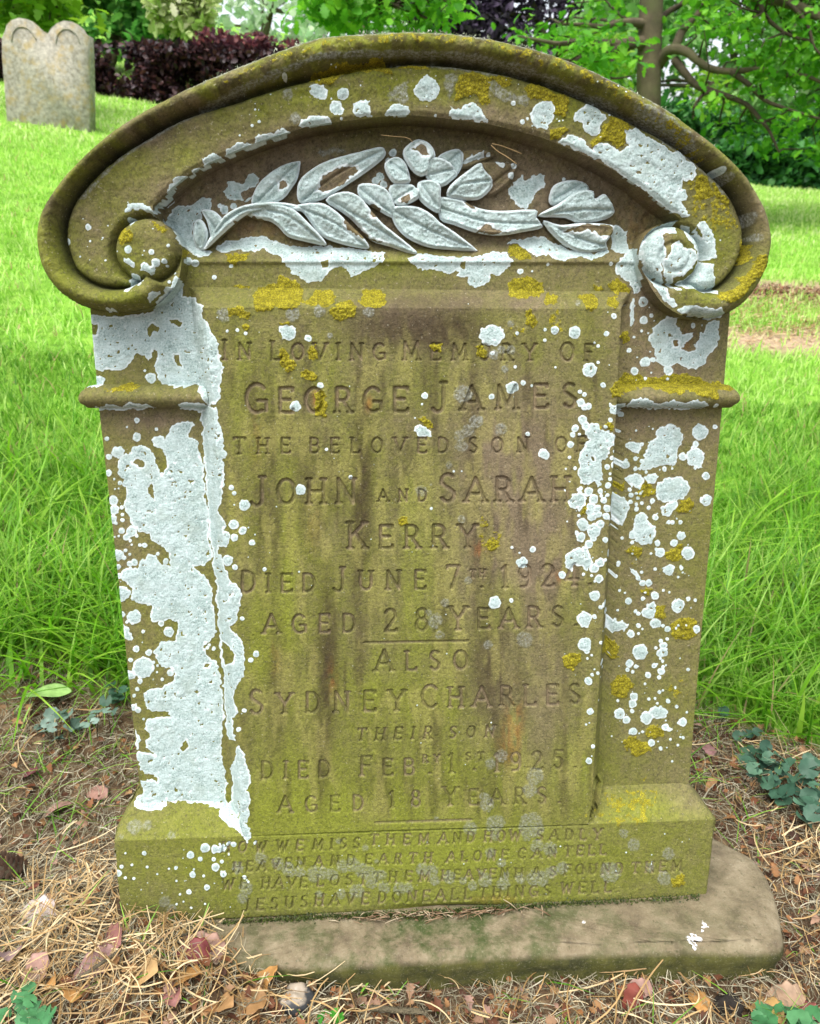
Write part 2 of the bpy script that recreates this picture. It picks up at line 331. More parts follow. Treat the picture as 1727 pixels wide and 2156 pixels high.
o I 238,78,44 398,47,18 303,55,14 640,30,40 685,93,35 765,133,20 945,133,24 530,163,26 580,110,15 735,110,12 605,130,8 580,160,10 830,-10,38 240,230,42 253,270,18 345,217,13 258,318,10 285,297,10 592,275,48 735,237,24 720,205,15 760,195,12 690,250,12 735,280,32 715,285,25 718,318,10 525,347,25 510,388,14 543,400,12 563,368,13 680,365,17 640,423,20 725,400,22 712,438,14 735,370,12 893,388,12 360,355,18 303,385,8 288,420,12 265,460,25 713,530,12 735,520,8 553,560,28 543,607,30 540,650,14 463,663,34 505,703,24 630,690,40 767,585,15 820,620,13 645,573,12 700,600,9 860,720,28 750,752,22 775,765,14 543,777,26 663,850,24 720,885,14 780,827,10 790,765,8 277,653,22 250,735,8 270,725,6 293,875,14 267,965,20 285,935,6 330,585,6 793,967,8 605,780,10 843,812,7 843,317,6
o J 1360,240,30 1400,240,28 1295,235,30 1440,210,14 1475,210,18 1610,205,12 1205,278,24 1265,303,15 1362,355,27 1350,305,14 1402,318,13 1410,398,20 1217,402,20 1307,482,20 1193,512,18 1287,412,10 1545,420,14 1137,527,9 1113,360,13 750,392,22 793,422,11 847,427,11 770,350,14 833,342,9 912,268,15 793,268,8 930,355,9 1225,370,8
'''
GREY='''
Q 860,330 900,320 960,325 1050,380 1120,420 1140,470 1200,490 1250,570 1270,610 1330,670 1290,680 1240,640 1170,580 1130,550 1060,520 1040,490 960,460 900,400
A 1365,680 1430,660 1450,700 1450,750 1400,750 1370,720
O 1070,340 1130,315 1160,340 1130,430 1100,490 1090,400
O 1340,370 1400,370 1500,440 1620,470 1600,520 1450,490 1360,420
O 720,440 840,375 860,480 830,510 730,480
O 720,245 1000,250 1250,280 1530,330 1500,345 1200,300 900,275 740,265
M 1100,150 1140,180 1190,150 1270,170 1270,190 1190,180 1120,215 1090,190
o B 120,700,48 290,685,35 605,690,35 1500,760,22
o Q 1440,780,40 1600,1010,25 1600,1050,22
o O 90,450,38 140,600,36
o C 195,635,16 1260,100,25 1290,230,25
o L 20,240,45 30,390,40 100,360,40 400,390,65 650,360,30 740,430,45 550,215,40 770,270,40 490,140,30 1000,600,20 1090,570,20
o J 1040,570,35 1085,620,30 1550,490,45 1530,550,35 850,100,45 930,90,30 1080,155,25 765,160,15 1500,360,40 1650,300,40
o K 100,375,45 170,385,35 30,330,40 175,328,15 260,400,50 310,390,40 370,400,40 440,350,40 500,340,45 560,380,45 600,400,50 680,400,35 620,450,40 700,480,40 800,490,40 850,490,30 940,370,40 1000,380,40 1020,440,35 1110,420,40 1200,440,25 1260,470,30 1340,440,42 1450,460,42 1560,430,32 1640,430,45 1700,430,45 525,510,48 430,525,30 290,525,25 1370,265,36 1440,330,28 1245,110,45 1400,80,60 1400,160,30 1630,90,80 1600,160,30 1665,220,40 415,190,20 580,235,20 1030,50,18 1470,410,20 1310,390,15 650,318,15
o H 1020,80,50 1050,170,30 980,30,20 1650,1060,55 1620,1150,45 1370,980,35 1440,930,40 1350,1240,45 1330,1190,30 1385,760,16 1360,230,30 1590,200,50
o E 935,540,36 1280,100,45 1230,160,40 1180,190,35 1440,150,40 1190,260,40 1110,375,22 1230,1105,26 1085,1245,28 1190,720,26 995,500,8
o B 1465,1050,24 1390,960,32 1440,930,28 1500,930,28 1200,1210,55 360,840,18
'''
YEL='''
A 740,190 790,150 840,180 850,230 800,270 740,240
A 950,110 1010,130 1060,170 1040,190 970,140
A 620,1170 690,1180 760,1140 870,1150 870,1175 800,1195 720,1190
A 1140,290 1190,310 1180,340 1140,345
A 1430,325 1575,320 1570,350 1500,365 1470,390 1440,350
A 1480,520 1580,520 1580,540 1480,540
A 1590,590 1650,530 1740,510 1740,670 1680,690 1620,680
A 1440,670 1500,645 1590,700 1580,740 1540,720 1470,720 1440,710
o A 1552,785,22
C 385,500 450,488 520,540 510,570 450,575 390,530
C 300,520 350,530 340,560 300,550
C 0,580 70,590 80,630 30,640 0,640
C 180,600 240,580 300,585 330,640 290,690 250,670 210,620
C 390,590 450,590 455,640 430,670 390,650
C 470,800 520,790 525,850 490,905 470,860
C 480,1080 560,1070 620,1110 760,1090 900,1080 1030,1130 1170,1145 1200,1180 1080,1180 1070,1230 980,1230 900,1190 780,1210 620,1170 500,1190 400,1230 400,1180 450,1130
C 1215,240 1265,230 1265,360 1220,400 1240,330
C 1290,330 1350,340 1340,420 1280,480 1230,530 1180,600 1100,630 1030,610 1060,570 1130,560 1180,480 1250,430
Q 1290,740 1340,745 1380,820 1370,890 1290,900 1270,850
Q 1390,790 1480,890 1500,950 1440,900 1390,840
Q 200,190 260,165 340,190 400,220 480,240 480,330 460,370 395,360 370,290 290,260 230,240
Q 365,460 420,440 490,440 440,490 410,515 370,510
Q 620,510 680,490 700,430 740,380 810,370 880,400 870,440 840,470 840,560 800,570 700,520 640,560
Q 0,115 60,115 120,150 110,180 50,170 0,150
O 570,260 680,240 750,280 750,320 650,300 570,310 450,300 380,380 350,395 230,370 240,330 400,270
O 1170,330 1250,310 1340,330 1500,350 1490,390 1360,370 1360,520 1300,510 1270,430 1160,500 1140,470
O 1585,400 1640,385 1727,400 1727,470 1620,490
O 790,262 960,270 980,300 800,290
B 0,540 30,470 120,480 180,540 190,620 130,670 60,665 0,665
B 190,620 290,550 370,550 400,600 370,650 240,655
B 350,690 420,620 490,615 530,660 520,710 420,750 370,730
B 540,620 570,550 660,545 720,580 715,640 640,665 560,650
B 1490,500 1600,470 1700,500 1710,560 1650,600 1500,600 1480,560
B 1590,690 1640,675 1670,740 1640,790 1600,760
B 1480,285 1540,255 1600,300 1625,350 1550,360 1500,330
B 1280,910 1320,890 1350,940 1350,990 1300,990 1280,950
B 990,900 1060,890 1060,930 1000,930
B 30,930 70,920 150,1020 140,1060 80,1070 30,1020
B 210,920 250,890 290,990 230,1000
B 180,1060 240,1050 290,1110 240,1130 190,1100
B 270,1200 310,1190 340,1270 330,1346 270,1346
B 40,750 110,750 110,775 50,775
E 260,0 330,0 310,60 270,60
E 915,75 960,60 1010,110 1000,150 960,130
E 790,720 850,700 860,760 810,770
E 1350,860 1420,850 1400,920 1340,900
F 560,540 620,490 690,520 680,570 630,580 570,570
F 820,660 840,610 900,585 935,620 910,680 850,680
F 215,690 240,600 270,610 250,690
F 320,150 360,140 360,170 325,175
F 380,120 430,115 430,150 390,155
F 460,500 500,490 490,540 465,540
F 415,545 445,540 440,570 415,570
F 500,910 560,890 610,900 600,960 540,960
F 740,930 850,880 860,920 820,980 750,970
F 590,1160 640,1145 680,1160 650,1200 600,1180
F 680,1270 750,1260 740,1346 680,1330
I 780,110 830,70 910,55 945,90 940,170 880,200 800,190
I 400,480 440,420 510,420 550,480 500,560 440,570 400,520
I 360,300 380,240 420,200 460,250 450,320 390,330
I 95,330 140,280 205,290 205,350 165,390 100,370
I 620,770 660,735 740,760 745,810 660,820 620,800
I 480,840 520,810 600,830 670,870 660,915 560,925 490,880
L 780,440 870,395 880,460 800,480
'''
YWEAK='''
I 750,470 830,430 900,470 900,560 820,590 750,550
I 530,1090 640,1050 650,1110 540,1120
I 340,1160 500,1140 700,1150 720,1200 700,1300 780,1290 780,1320 600,1346 280,1346 280,1300 340,1250
C 1120,290 1180,300 1150,360 1110,340
C 0,640 90,680 110,820 60,850 0,840
Q 1170,800 1250,730 1330,740 1380,790 1480,900 1580,1050 1590,1098 1380,1098 1250,1000 1220,900 1240,830
B 1480,790 1560,760 1620,820 1560,860 1480,860
E 1280,740 1340,700 1440,740 1440,880 1380,950 1300,950 1290,850
F 480,930 600,940 610,1030 500,1030
P 560,130 700,95 860,78 1000,85 1160,125 1240,165 1360,230 1440,290 1500,350 1480,360 1400,290 1280,210 1160,160 1000,115 860,100 700,115 560,160
P 440,190 560,140 620,130 500,190
L 0,0 260,0 700,0 780,30 500,110 300,70 250,40
L 540,520 600,440 620,480 560,540
A 300,330 420,400 400,420 290,400
'''
Wf=field();paint(Wf,WHITE)
# many pin-head spots of the same lichen, thickest along the panel's right edge and the right pilaster
def spots(poly,n,r0,r1,seed):
    g=np.random.default_rng(seed);p=W_('P',poly);k=0;t=''
    while k<n:
        x=g.uniform(p[:,0].min(),p[:,0].max());y=g.uniform(p[:,1].min(),p[:,1].max())
        if inside(np.array([x]),np.array([y]),p)[0]:
            t+=' %.1f,%.1f,%.2f'%(x,y,r0+(r1-r0)*g.random()**3);k+=1
    return 'o P'+t
paint(Wf,spots('1190,900 1490,880 1470,1200 1440,1600 1290,1560 1230,1300 1190,1150',330,.7,4,1)+'\n'+
 spots('215,900 420,900 470,1650 305,1650',160,.8,4,2)+'\n'+spots('440,630 1330,610 1240,1640 520,1640',130,.6,2,3)+'\n'+
 spots('245,1780 520,1770 540,1930 260,1940',60,.8,3,4)+'\n'+spots('1330,650 1510,690 1500,800 1330,800',50,.7,3,5)+'\n'+
 spots('160,400 380,440 340,640 140,560',60,.6,2.5,6)+'\n'+spots('600,130 1300,150 1560,420 1540,560 1300,330 1000,230 600,230',110,.7,2.5,9)+'\n'+
 spots('600,1740 1480,1730 1480,1880 600,1900',60,.6,2.,7)+'\n'+spots('500,180 600,170 560,270 500,290',20,1,5,8))
# big old patches wear through in small holes
hol=fbm(GX,GY,7,3,333);Wf=np.where(Wf<-7,np.maximum(Wf,(hol-.765)*60),Wf)
Gf=field();paint(Gf,GREY)
Yf=field();paint(Yf,YEL,1.3);Yw=field();paint(Yw,YWEAK,2.)
# ---- bare stone colour under the lichen (albedo)
def brush(F_,lst):
    for x,y,rx,ry,v,s in lst:
        w=window(np.array([[x-rx*2,y-ry*2],[x+rx*2,y+ry*2]]),0)
        g=np.exp(-(((GX[w]-x)/rx)**2+((GY[w]-y)/ry)**2))*s
        F_[w]=F_[w]*(1-g)+v*g
alg=np.full((NY,NX),.70,np.float32)     # how much green algae
brush(alg,[(310,880,110,35,0,1),(1410,900,110,50,0,.9),(1440,960,90,90,.2,.6),(860,420,420,120,0,1),(560,380,250,100,0,.9),(1150,400,300,110,0,.9),
 (420,430,60,60,0,.8),(860,680,150,50,.1,1),(1060,640,120,45,.1,.8),(1060,1000,140,190,.12,.9),(1120,1150,110,90,.15,.8),(1140,1350,60,260,.25,.8),(900,1000,60,250,.7,.5),
 (300,250,130,60,.25,.9),(330,280,50,30,.2,.8),(180,480,50,80,.1,.9),(420,150,90,40,.2,.6),(700,170,60,20,.2,.7),(1000,240,120,25,.1,.8),(1350,640,60,100,0,.9),(1440,760,120,60,.1,.8),
 (1590,420,60,90,.15,.9),(1480,460,50,80,.6,.6),(380,845,70,20,.2,.8),(1360,1250,90,260,.35,.8),(1400,1560,100,120,.5,.7),(860,1560,420,220,.9,.8),
 (1000,1850,600,120,1,.8),(400,1850,160,110,.85,.8),(620,1350,60,300,.85,.6),(1450,1690,40,25,0,.7),(1420,1660,60,30,.1,.5),(270,1080,60,260,.45,.5),(700,560,300,20,.9,.6),(1480,700,60,60,.2,.5)])
alg=np.clip(alg+(fbm(GX,GY,70,4,11)-.5)*.55+(fbm(GX,GY,9,2,12)-.5)*.35,0,1)
brush(alg,[(1590,420,40,70,.05,.9),(330,270,90,30,.05,.8),(140,420,30,40,.3,.6),(120,600,60,40,.9,.6),(250,640,90,20,.8,.6)])
brush(alg,[(1080,1000,110,150,-.1,.85),(1120,1180,90,90,-.1,.8),(1050,1420,50,130,.05,.6),(1150,1500,40,160,.1,.6),(1000,1250,60,60,.1,.5)])
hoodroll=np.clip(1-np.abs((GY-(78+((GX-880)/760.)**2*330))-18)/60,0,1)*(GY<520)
alg=np.clip(alg+hoodroll*(fbm(GX,GY,26,3,17)-.45)*1.6,0,1)
hoodm=sst(20,-20,np.hypot((GX-860)/1.75,GY-500)-430)*sst(-40,0,np.hypot((GX-860)/1.75,GY-540)-345)*(GY<640)
alg=np.clip(alg+.28*hoodm*fbm(GX,GY,50,3,18)*1.6-.05,0,1)
brush(alg,[(620,1700,160,120,1,.7),(950,1700,300,110,1,.6),(600,1500,80,160,.95,.5),(900,1500,70,120,1,.5),(880,1250,60,120,.9,.5)])
streak=fbm(GX,GY*.13,16,3,21)                     # run-down streaks
panelm=sst(0,20,GX-470)*sst(0,20,1270-GX)*sst(640,760,GY)*(1-sst(1690,1760,GY))
drk=(sst(.5,.72,.5*streak+.5*fbm(GX,GY*.2,40,4,22))*.55*panelm).astype(np.float32)
brush(drk,[(770,1010,18,130,1,.75),(755,1100,14,80,1,.6),(690,1390,16,150,1,.8),(680,1560,14,90,.9,.6),(640,1000,22,110,.8,.4),(590,1420,14,120,.7,.45),(575,1500,20,120,.7,.5),
 (1040,1430,30,60,.9,.6),(1010,1400,20,50,.9,.5),(1025,1130,28,48,1,.9),(890,700,160,45,.8,.75),(955,690,45,38,1,.9),(870,690,130,40,1,.85),(900,640,150,22,.7,.5),(860,275,420,16,.9,.5),(1095,1480,14,80,.8,.5),(850,135,300,12,.8,.8),
 (790,1280,16,60,.7,.4),(1150,1290,50,60,.6,.4),(1160,1700,100,30,.5,.4),(900,1930,420,12,.7,.7),(320,1920,90,12,.5,.5)])
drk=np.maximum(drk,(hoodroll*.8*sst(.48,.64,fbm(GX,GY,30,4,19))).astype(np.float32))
brush(drk,[(762,1030,20,150,1,.8),(752,1230,14,100,.8,.6),(690,1400,18,160,1,.8),(676,1600,16,90,.9,.7),(830,1000,16,120,.7,.5),(590,1460,22,130,.8,.55),(560,1180,22,160,.6,.4),(650,1010,26,120,.8,.55),(940,1010,14,110,.6,.4),(1035,1430,34,80,1,.65),(1180,1250,26,120,.6,.4),(480,1000,30,90,.5,.4)])
drk=np.clip(drk*(.75+.6*(fbm(GX,GY*.5,8,3,14)-.2)),0,1)
org=np.zeros((NY,NX),np.float32)
brush(org,[(1083,1530,16,60,1,.75),(1070,1570,20,40,.8,.5),(700,1430,9,30,1,.5),(1010,1160,14,20,1,.6),(580,1390,9,30,1,.35),(665,840,8,18,1,.8),(776,848,7,16,1,.9),(713,830,8,16,1,.5),(660,1100,16,50,.6,.3),(1180,1215,14,12,1,.6),(1420,560,14,12,1,.7),(1425,735,6,6,1,.9),(1440,720,30,25,.7,.6),(1350,470,40,50,.5,.5),(600,480,200,20,.6,.4),(1050,1895,60,10,.8,.4),(540,920,14,60,.5,.35)])
org*=.55*sst(.3,.6,fbm(GX,GY*.4,9,3,31))
brt=(sst(.5,.75,fbm(GX+300,GY*.25,45,4,41))*.35*panelm).astype(np.float32)
brush(brt,[(850,1780,560,90,.45,.5),(700,1720,220,60,.7,.6),(1000,1760,260,50,.5,.5),(870,1480,60,130,.4,.5),(420,1800,180,60,.35,.5),(860,1890,500,30,.45,.5),(560,1250,30,200,.5,.4),(880,1140,50,120,.35,.4),(250,360,90,30,.4,.5),(640,200,120,20,.4,.5),(610,1120,14,140,1,.8),(605,1320,14,120,1,.6),(640,1700,200,40,.8,.5),(600,1650,60,80,.8,.5),(1340,1700,120,30,1,.4),(900,1800,300,30,.8,.5),(750,1850,200,60,.7,.5),(90,450,14,150,.6,.7),(120,560,40,60,.7,.4),(390,330,30,30,.8,.5),(680,110,30,12,1,.8),(700,1700,60,40,.6,.4),(850,545,200,20,.5,.4),(1040,670,80,20,.7,.5)])
c_brn=np.array([.155,.124,.080]);c_alg=np.array([.130,.143,.024]);c_brt=np.array([.19,.22,.026]);c_drk=np.array([.045,.033,.019]);c_org=np.array([.30,.09,.02])
pink=fbm(GX,GY,30,3,55)[...,None]
RGB=(c_brn*(1-.35*(pink-.5))*(1-alg[...,None])+c_alg*alg[...,None])
RGB=RGB*(1-brt[...,None])+c_brt*brt[...,None]
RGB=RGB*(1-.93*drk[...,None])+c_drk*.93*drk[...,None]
RGB=RGB*(1-org[...,None])+c_org*org[...,None]
lite=sst(.5,.75,fbm(GX,GY*.3,24,3,61))[...,None]*panelm[...,None]*.45   # paler scoured stone
RGB=RGB*(1-lite)+np.array([.25,.235,.075])*lite
RGB=RGB.astype(np.float32)
grn_=(.62+.76*vn(GX,GY,1.6,171))[...,None];RGB*=grn_**.5*(.8+.4*fbm(GX,GY,5,2,172))[...,None]
# ---- lettering: strokes cut into the stone
def arc(cx,cy,rx,ry,a0,a1,n=10):
    t=np.radians(np.linspace(a0,a1,n));return [(cx+rx*math.cos(k),cy+ry*math.sin(k)) for k in t]
GL={'A':(.86,[[(0,0),(.43,1),(.86,0)],[(.16,.33),(.7,.33)]],'00 86'),
'B':(.66,[[(.08,0),(.08,1),(.38,1)]+arc(.38,.76,.22,.24,90,-90,6)+[(.08,.52)],[(.38,.52)]+arc(.38,.26,.27,.26,90,-90,6)+[(.08,0)]],''),
'C':(.78,[arc(.44,.5,.38,.5,45,315,14)],''),'D':(.76,[[(.08,0),(.08,1),(.3,1)]+arc(.3,.5,.4,.5,90,-90,8)+[(.08,0)]],''),
'E':(.66,[[(.62,1),(.08,1),(.08,0),(.64,0)],[(.08,.52),(.5,.52)],[(.62,1),(.62,.9)],[(.64,0),(.64,.12)]],''),'F':(.62,[[(.6,1),(.08,1),(.08,0)],[(.08,.52),(.46,.52)],[(.6,1),(.6,.88)]],'08'),
'G':(.84,[arc(.44,.5,.38,.5,45,300,14),[(.5,.42),(.8,.42),(.8,.08)]],''),'H':(.82,[[(.1,0),(.1,1)],[(.72,0),(.72,1)],[(.1,.5),(.72,.5)]],'10 72 T10 T72'),
'I':(.26,[[(.13,0),(.13,1)]],'13 T13'),'J':(.6,[[(.46,1),(.46,.18)]+arc(.24,.18,.22,.24,0,-150,8)],'T46'),
'K':(.8,[[(.1,0),(.1,1)],[(.7,1),(.1,.42)],[(.3,.6),(.74,0)]],'10 74 T10 T70'),'L':(.64,[[(.08,1),(.08,0),(.62,0),(.62,.14)]],'T08'),
'M':(.98,[[(.08,0),(.12,1),(.49,.15),(.86,1),(.9,0)]],'08 90'),'N':(.84,[[(.1,0),(.1,1),(.74,0),(.74,1)]],'10 T74'),
'O':(.84,[arc(.42,.5,.37,.5,0,360,18)],''),'P':(.62,[[(.08,0),(.08,1),(.36,1)]+arc(.36,.74,.22,.26,90,-90,6)+[(.08,.48)]],''),
'R':(.72,[[(.08,0),(.08,1),(.36,1)]+arc(.36,.74,.23,.26,90,-90,6)+[(.08,.48)],[(.34,.48),(.66,0)]],'08 66'),
'S':(.62,[arc(.31,.75,.24,.25,40,200,7)+[(.2,.58),(.42,.44)]+arc(.31,.26,.25,.26,20,-150,8)],''),
'T':(.76,[[(.02,.88),(.02,1),(.74,1),(.74,.88)],[(.38,1),(.38,0)]],'38'),'U':(.78,[[(.08,1),(.08,.34)]+arc(.39,.34,.31,.34,180,360,8)+[(.7,1)]],'T08 T70'),
'V':(.84,[[(.02,1),(.42,0),(.82,1)]],'T02 T82'),'W':(1.1,[[(.02,1),(.3,0),(.55,.85),(.8,0),(1.08,1)]],'T02 T108'),'Y':(.8,[[(.02,1),(.4,.45),(.78,1)],[(.4,.45),(.4,0)]],'40 T02 T78'),
'.':(.14,[[(.05,.03),(.1,.03)]],''),'1':(.3,[[(.02,.86),(.15,1),(.15,0)]],'15'),'2':(.62,[arc(.31,.74,.25,.26,160,-20,7)+[(.06,0),(.6,0),(.6,.1)]],''),
'4':(.68,[[(.48,0),(.48,1),(.04,.28),(.64,.28)]],'48'),'5':(.6,[[(.54,1),(.16,1),(.12,.58)]+arc(.3,.32,.25,.3,110,-150,9)],''),
'7':(.6,[[(.04,.88),(.04,1),(.58,1),(.24,0)]],''),'8':(.62,[arc(.31,.76,.22,.24,0,360,12),arc(.31,.27,.26,.27,0,360,14)],''),
'9':(.62,[arc(.31,.7,.25,.3,0,360,14),[(.56,.7)]+arc(.24,.34,.32,.34,0,-110,6)],'')}
def word(D,txt,x0,x1,y0,y1,h,h1=None,dep=1.,slant=0.):
    h1=h1 or h;hs=[h1 if i==0 else h for i in range(len(txt))]
    wd=[GL[c][0]*k*.95 for c,k in zip(txt,hs)];tot=sum(wd);n=len(txt)
    sc_=1.;gap=(x1-x0-tot)/max(n-1,1)
    if n>1 and gap<.1*h:sc_=(x1-x0-.1*h*(n-1))/tot;gap=.1*h
    x=x0
    for c,k,ww in zip(txt,hs,wd):
        u=ww/GL[c][0]*sc_
        by=y0+(y1-y0)*(x-x0)/max(x1-x0,1)
        st=[np.array(s_,float) for s_ in GL[c][1]]
        for tok in GL[c][2].split():
            top=tok[0]=='T';xx=int(tok.strip('T'))/100;yy=1. if top else 0.
            st.append(np.array([(xx-.1,yy),(xx+.1,yy)]))
        hw=max(2.3,.085*h);dep_=dep*(1.45 if k<=30 else 1.1)
        hw=hw*(1 if k<=h else 1.1)
        for s_ in st:
            p=np.stack([x+s_[:,0]*u+slant*s_[:,1]*k,by-s_[:,1]*k],1)
            w_=window(p,int(hw+3));d=dseg(GX[w_]+wpx[w_]*.12,GY[w_]+wpy[w_]*.12,p,False)
            D[w_]=np.maximum(D[w_],np.clip((hw-d)/hw*2.,0,1)*dep_)
        x+=ww*sc_+gap
LET=np.zeros((NY,NX),np.float32)
for a in [('IN',468,528,757,756,34,40,.8),('LOVING',570,812,757,758,34,38,.8),('MEMORY',849,1129,758,759,34,38,.7),('OF',1180,1251,760,759,34,38,.7),
 ('GEORGE',515,860,869,867,51,60,1.),('JAMES',909,1215,864,857,49,58,1.),
 ('THE',492,611,956,954,32,34,.75),('BELOVED',652,945,954,953,31,31,.8),('SON',988,1114,953,952,31,31,.75),('OF',1170,1235,952,950,31,31,.7),
 ('JOHN',527,749,1062,1059,51,57,1.),('AND',797,899,1056,1056,25,25,.7),('SARAH',926,1201,1057,1055,50,58,1.),('KERRY',732,1003,1155,1153,47,54,1.1),
 ('DIED',507,664,1248,1246,38,44,.95),('JUNE',701,897,1243,1240,39,47,1.),('7',941,977,1239,1239,47,47,.9),('TH',990,1022,1216,1215,16,16,.6),('.',1012,1020,1238,1238,40,40,.8),('1924.',1058,1246,1238,1232,46,46,.85),
 ('AGED',555,749,1334,1331,38,40,1.),('28',809,902,1330,1328,46,46,1.),('YEARS.',947,1216,1326,1318,42,47,1.),
 ('ALSO',791,986,1413,1409,39,44,1.),('SYDNEY',525,852,1504,1496,42,50,1.),('CHARLES',887,1223,1491,1482,41,47,1.),
 ('THEIR',751,909,1560,1556,25,25,.7,.15),('SON',946,1040,1555,1552,24,24,.65,.15),
 ('DIED',550,696,1641,1637,35,36,.8),('FEB',759,872,1634,1632,34,40,.9),('RY',891,926,1606,1605,15,15,.55),('.',902,910,1630,1630,40,40,.8),('1',946,960,1628,1627,40,40,.95),('ST',982,1019,1602,1601,16,16,.6),('.',997,1003,1622,1622,40,40,.8),('1925.',1042,1214,1625,1617,38,38,.8),
 ('AGED',587,766,1711,1707,32,34,.85),('18',822,886,1701,1699,34,34,.9),('YEARS.',934,1180,1697,1691,33,38,.85),
 ('HOW',466,560,1796,1794,22,22,.6,.1),('WE',582,637,1793,1791,22,22,.6,.1),('MISS',659,757,1790,1787,22,22,.65,.1),('THEM',779,902,1780,1778,22,22,.6,.1),('AND',924,999,1777,1774,22,22,.6,.1),('HOW',1019,1096,1773,1771,22,22,.6,.1),('SADLY',1130,1266,1771,1768,22,22,.6,.1),
 ('HEAVEN',490,642,1838,1826,21,21,.6,.1),('AND',662,746,1825,1822,21,21,.6,.1),('EARTH',769,909,1821,1817,21,21,.6,.1),('ALONE',941,1069,1816,1811,21,21,.6,.1),('CAN',1091,1171,1809,1806,21,21,.6,.1),('TELL',1188,1276,1804,1800,21,21,.65,.1),
 ('WE',467,520,1874,1872,23,23,.6,.1),('HAVE',550,646,1872,1869,23,23,.6,.1),('LOST',667,772,1867,1864,23,23,.6,.1),('THEM',786,904,1860,1856,22,22,.6,.1),('HEAVEN',929,1070,1855,1850,21,21,.6,.1),('HAS',1084,1170,1850,1846,21,21,.6,.1),('FOUND',1188,1311,1844,1840,22,22,.6,.1),('THEM',1330,1435,1839,1835,22,22,.6,.1),
 ('JESUS',510,647,1919,1911,24,24,.7,.1),('HAVE',662,776,1908,1904,24,24,.7,.1),('DONE',796,904,1902,1899,23,23,.65,.1),('ALL',917,992,1898,1894,24,24,.7,.1),('THINGS',1009,1158,1893,1887,23,23,.7,.1),('WELL.',1181,1303,1883,1879,23,23,.7,.1)]:
    word(LET,*a)
for p in (((767,1354),(986,1350)),((791,1733),(992,1727))):
    p=np.array(p,float);w_=window(p,6);d=dseg(GX[w_],GY[w_],p,False);LET[w_]=np.maximum(LET[w_],np.clip((3.2-d)/3.2*1.5,0,1)*.9)
sc_l=(np.clip(LET*1.1,0,1)*(.25+.6*sst(.4,.6,fbm(GX,GY,40,2,181))))[...,None]*.75
RGB=(RGB*(1-sc_l)+np.array([.25,.195,.13])*sc_l).astype(np.float32)
# ---- outlines and relief heights (mm towards the viewer from the inscription face)
outL=W_('P','864,68 700,76 640,89 500,143 400,188 310,235 245,275 190,325 145,370 110,415 88,455 80,500 85,545 105,590 140,625 185,648 240,658 290,655 335,638 365,608 380,570 379,530 366,492 340,468')
outR=W_('P','1396,470 1368,490 1356,530 1363,585 1393,635 1438,665 1488,673 1538,657 1578,625 1608,570 1619,510 1613,470 1598,430 1563,375 1513,320 1448,270 1383,223 1288,173 1163,118 1038,85 950,72')
arris=W_('P','1440,462 1403,435 1338,385 1263,340 1173,300 1113,280 1013,257 863,241 750,250 650,265 550,295 475,325 410,357 360,395 320,432')
hoodp=np.concatenate([smoothp(outL,4,False),np.array([[322,452]]),smoothp(arris[::-1],4,False),np.array([[1430,465]]),smoothp(outR,4,False)])
inL=W_('P','864,128 750,142 600,175 500,207 385,244 300,289 220,345 165,402 140,450 132,500 143,545 157,572 187,595 222,607 262,607 292,594 306,582')
inR=W_('P','1455,597 1478,613 1508,610 1538,587 1563,545 1573,490 1560,442 1533,397 1478,345 1413,297 1313,243 1188,188 1063,150 950,132')
inline=np.concatenate([smoothp(inR,3,False),smoothp(inL,3,False)])
outline_=np.concatenate([smoothp(W_('P','1438,665 1488,673 1538,657 1578,625 1608,570 1619,510 1613,470 1598,430 1563,375 1513,320 1448,270 1383,223 1288,173 1163,118 1038,85 950,72'),3,False),smoothp(W_('P','864,68 700,76 640,89 500,143 400,188 310,235 245,275 190,325 145,370 110,415 88,455 80,500 85,545 105,590 140,625 185,648 240,658 290,655 335,638 365,608'),3,False)])
wH,_=window(hoodp,12),0
def full(p,pad=14):
    w,s=sdfp(p,pad);F_=np.full((NY,NX),60,np.float32);F_[w]=s;return F_
S_hood=full(hoodp)
rollp=np.concatenate([outline_,inline[::-1]])
w=window(hoodp,14);x=GX[w];y=GY[w]
di=dseg(x,y,inline,False);do=dseg(x,y,outline_,False);inr=inside(x,y,rollp)
t=do/(do+di+1e-6);roll=-14+36*np.sqrt(np.clip(1-(2*t-1)**2,0,1))
ar=dseg(x,y,smoothp(arris,4,False),False)
H=np.full(x.shape,0.,np.float32)
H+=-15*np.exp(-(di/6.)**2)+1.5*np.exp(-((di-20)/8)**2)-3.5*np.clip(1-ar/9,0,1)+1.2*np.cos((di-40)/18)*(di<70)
for cx,cy,re in ((307,525,64),(1418,536,58)):
    r=np.hypot(x-cx,y-cy);th=np.arctan2(y-cy,x-cx)
    m_=(r>re)&(r<re+50)
    H=np.where(r>re,H-17*np.exp(-((r-re-3)/9.)**2),H)
    dome=-12+(19 if cx<800 else 14)*np.clip(1-(r/(re+3))**6,0,1)**.6+(0 if cx<800 else 1)*(-6*np.exp(-((r-30-6*np.cos(th-1))/5.)**2))*.5
    H=np.where(r<re+3,np.maximum(H*0-30,dome),H)
roll_r=np.where(inr,roll,-99)
H=np.maximum(H,roll_r);H=np.where(inr&(np.hypot(x-307,y-525)>70)&(np.hypot(x-1418,y-536)>64),roll,H)
H=H+(fbm(GX[w],GY[w],9,3,411)-.5)*1.5+(fbm(GX[w],GY[w],40,2,412)-.5)*2.5
H_hood=np.zeros((NY,NX),np.float32);H_hood[w]=H
gr_=(np.exp(-(di/5.)**2)*(.45+.5*fbm(GX[w],GY[w],15,2,413)))[...,None];RGB[w]=RGB[w]*(1-gr_)+np.array([.03,.034,.016])*gr_
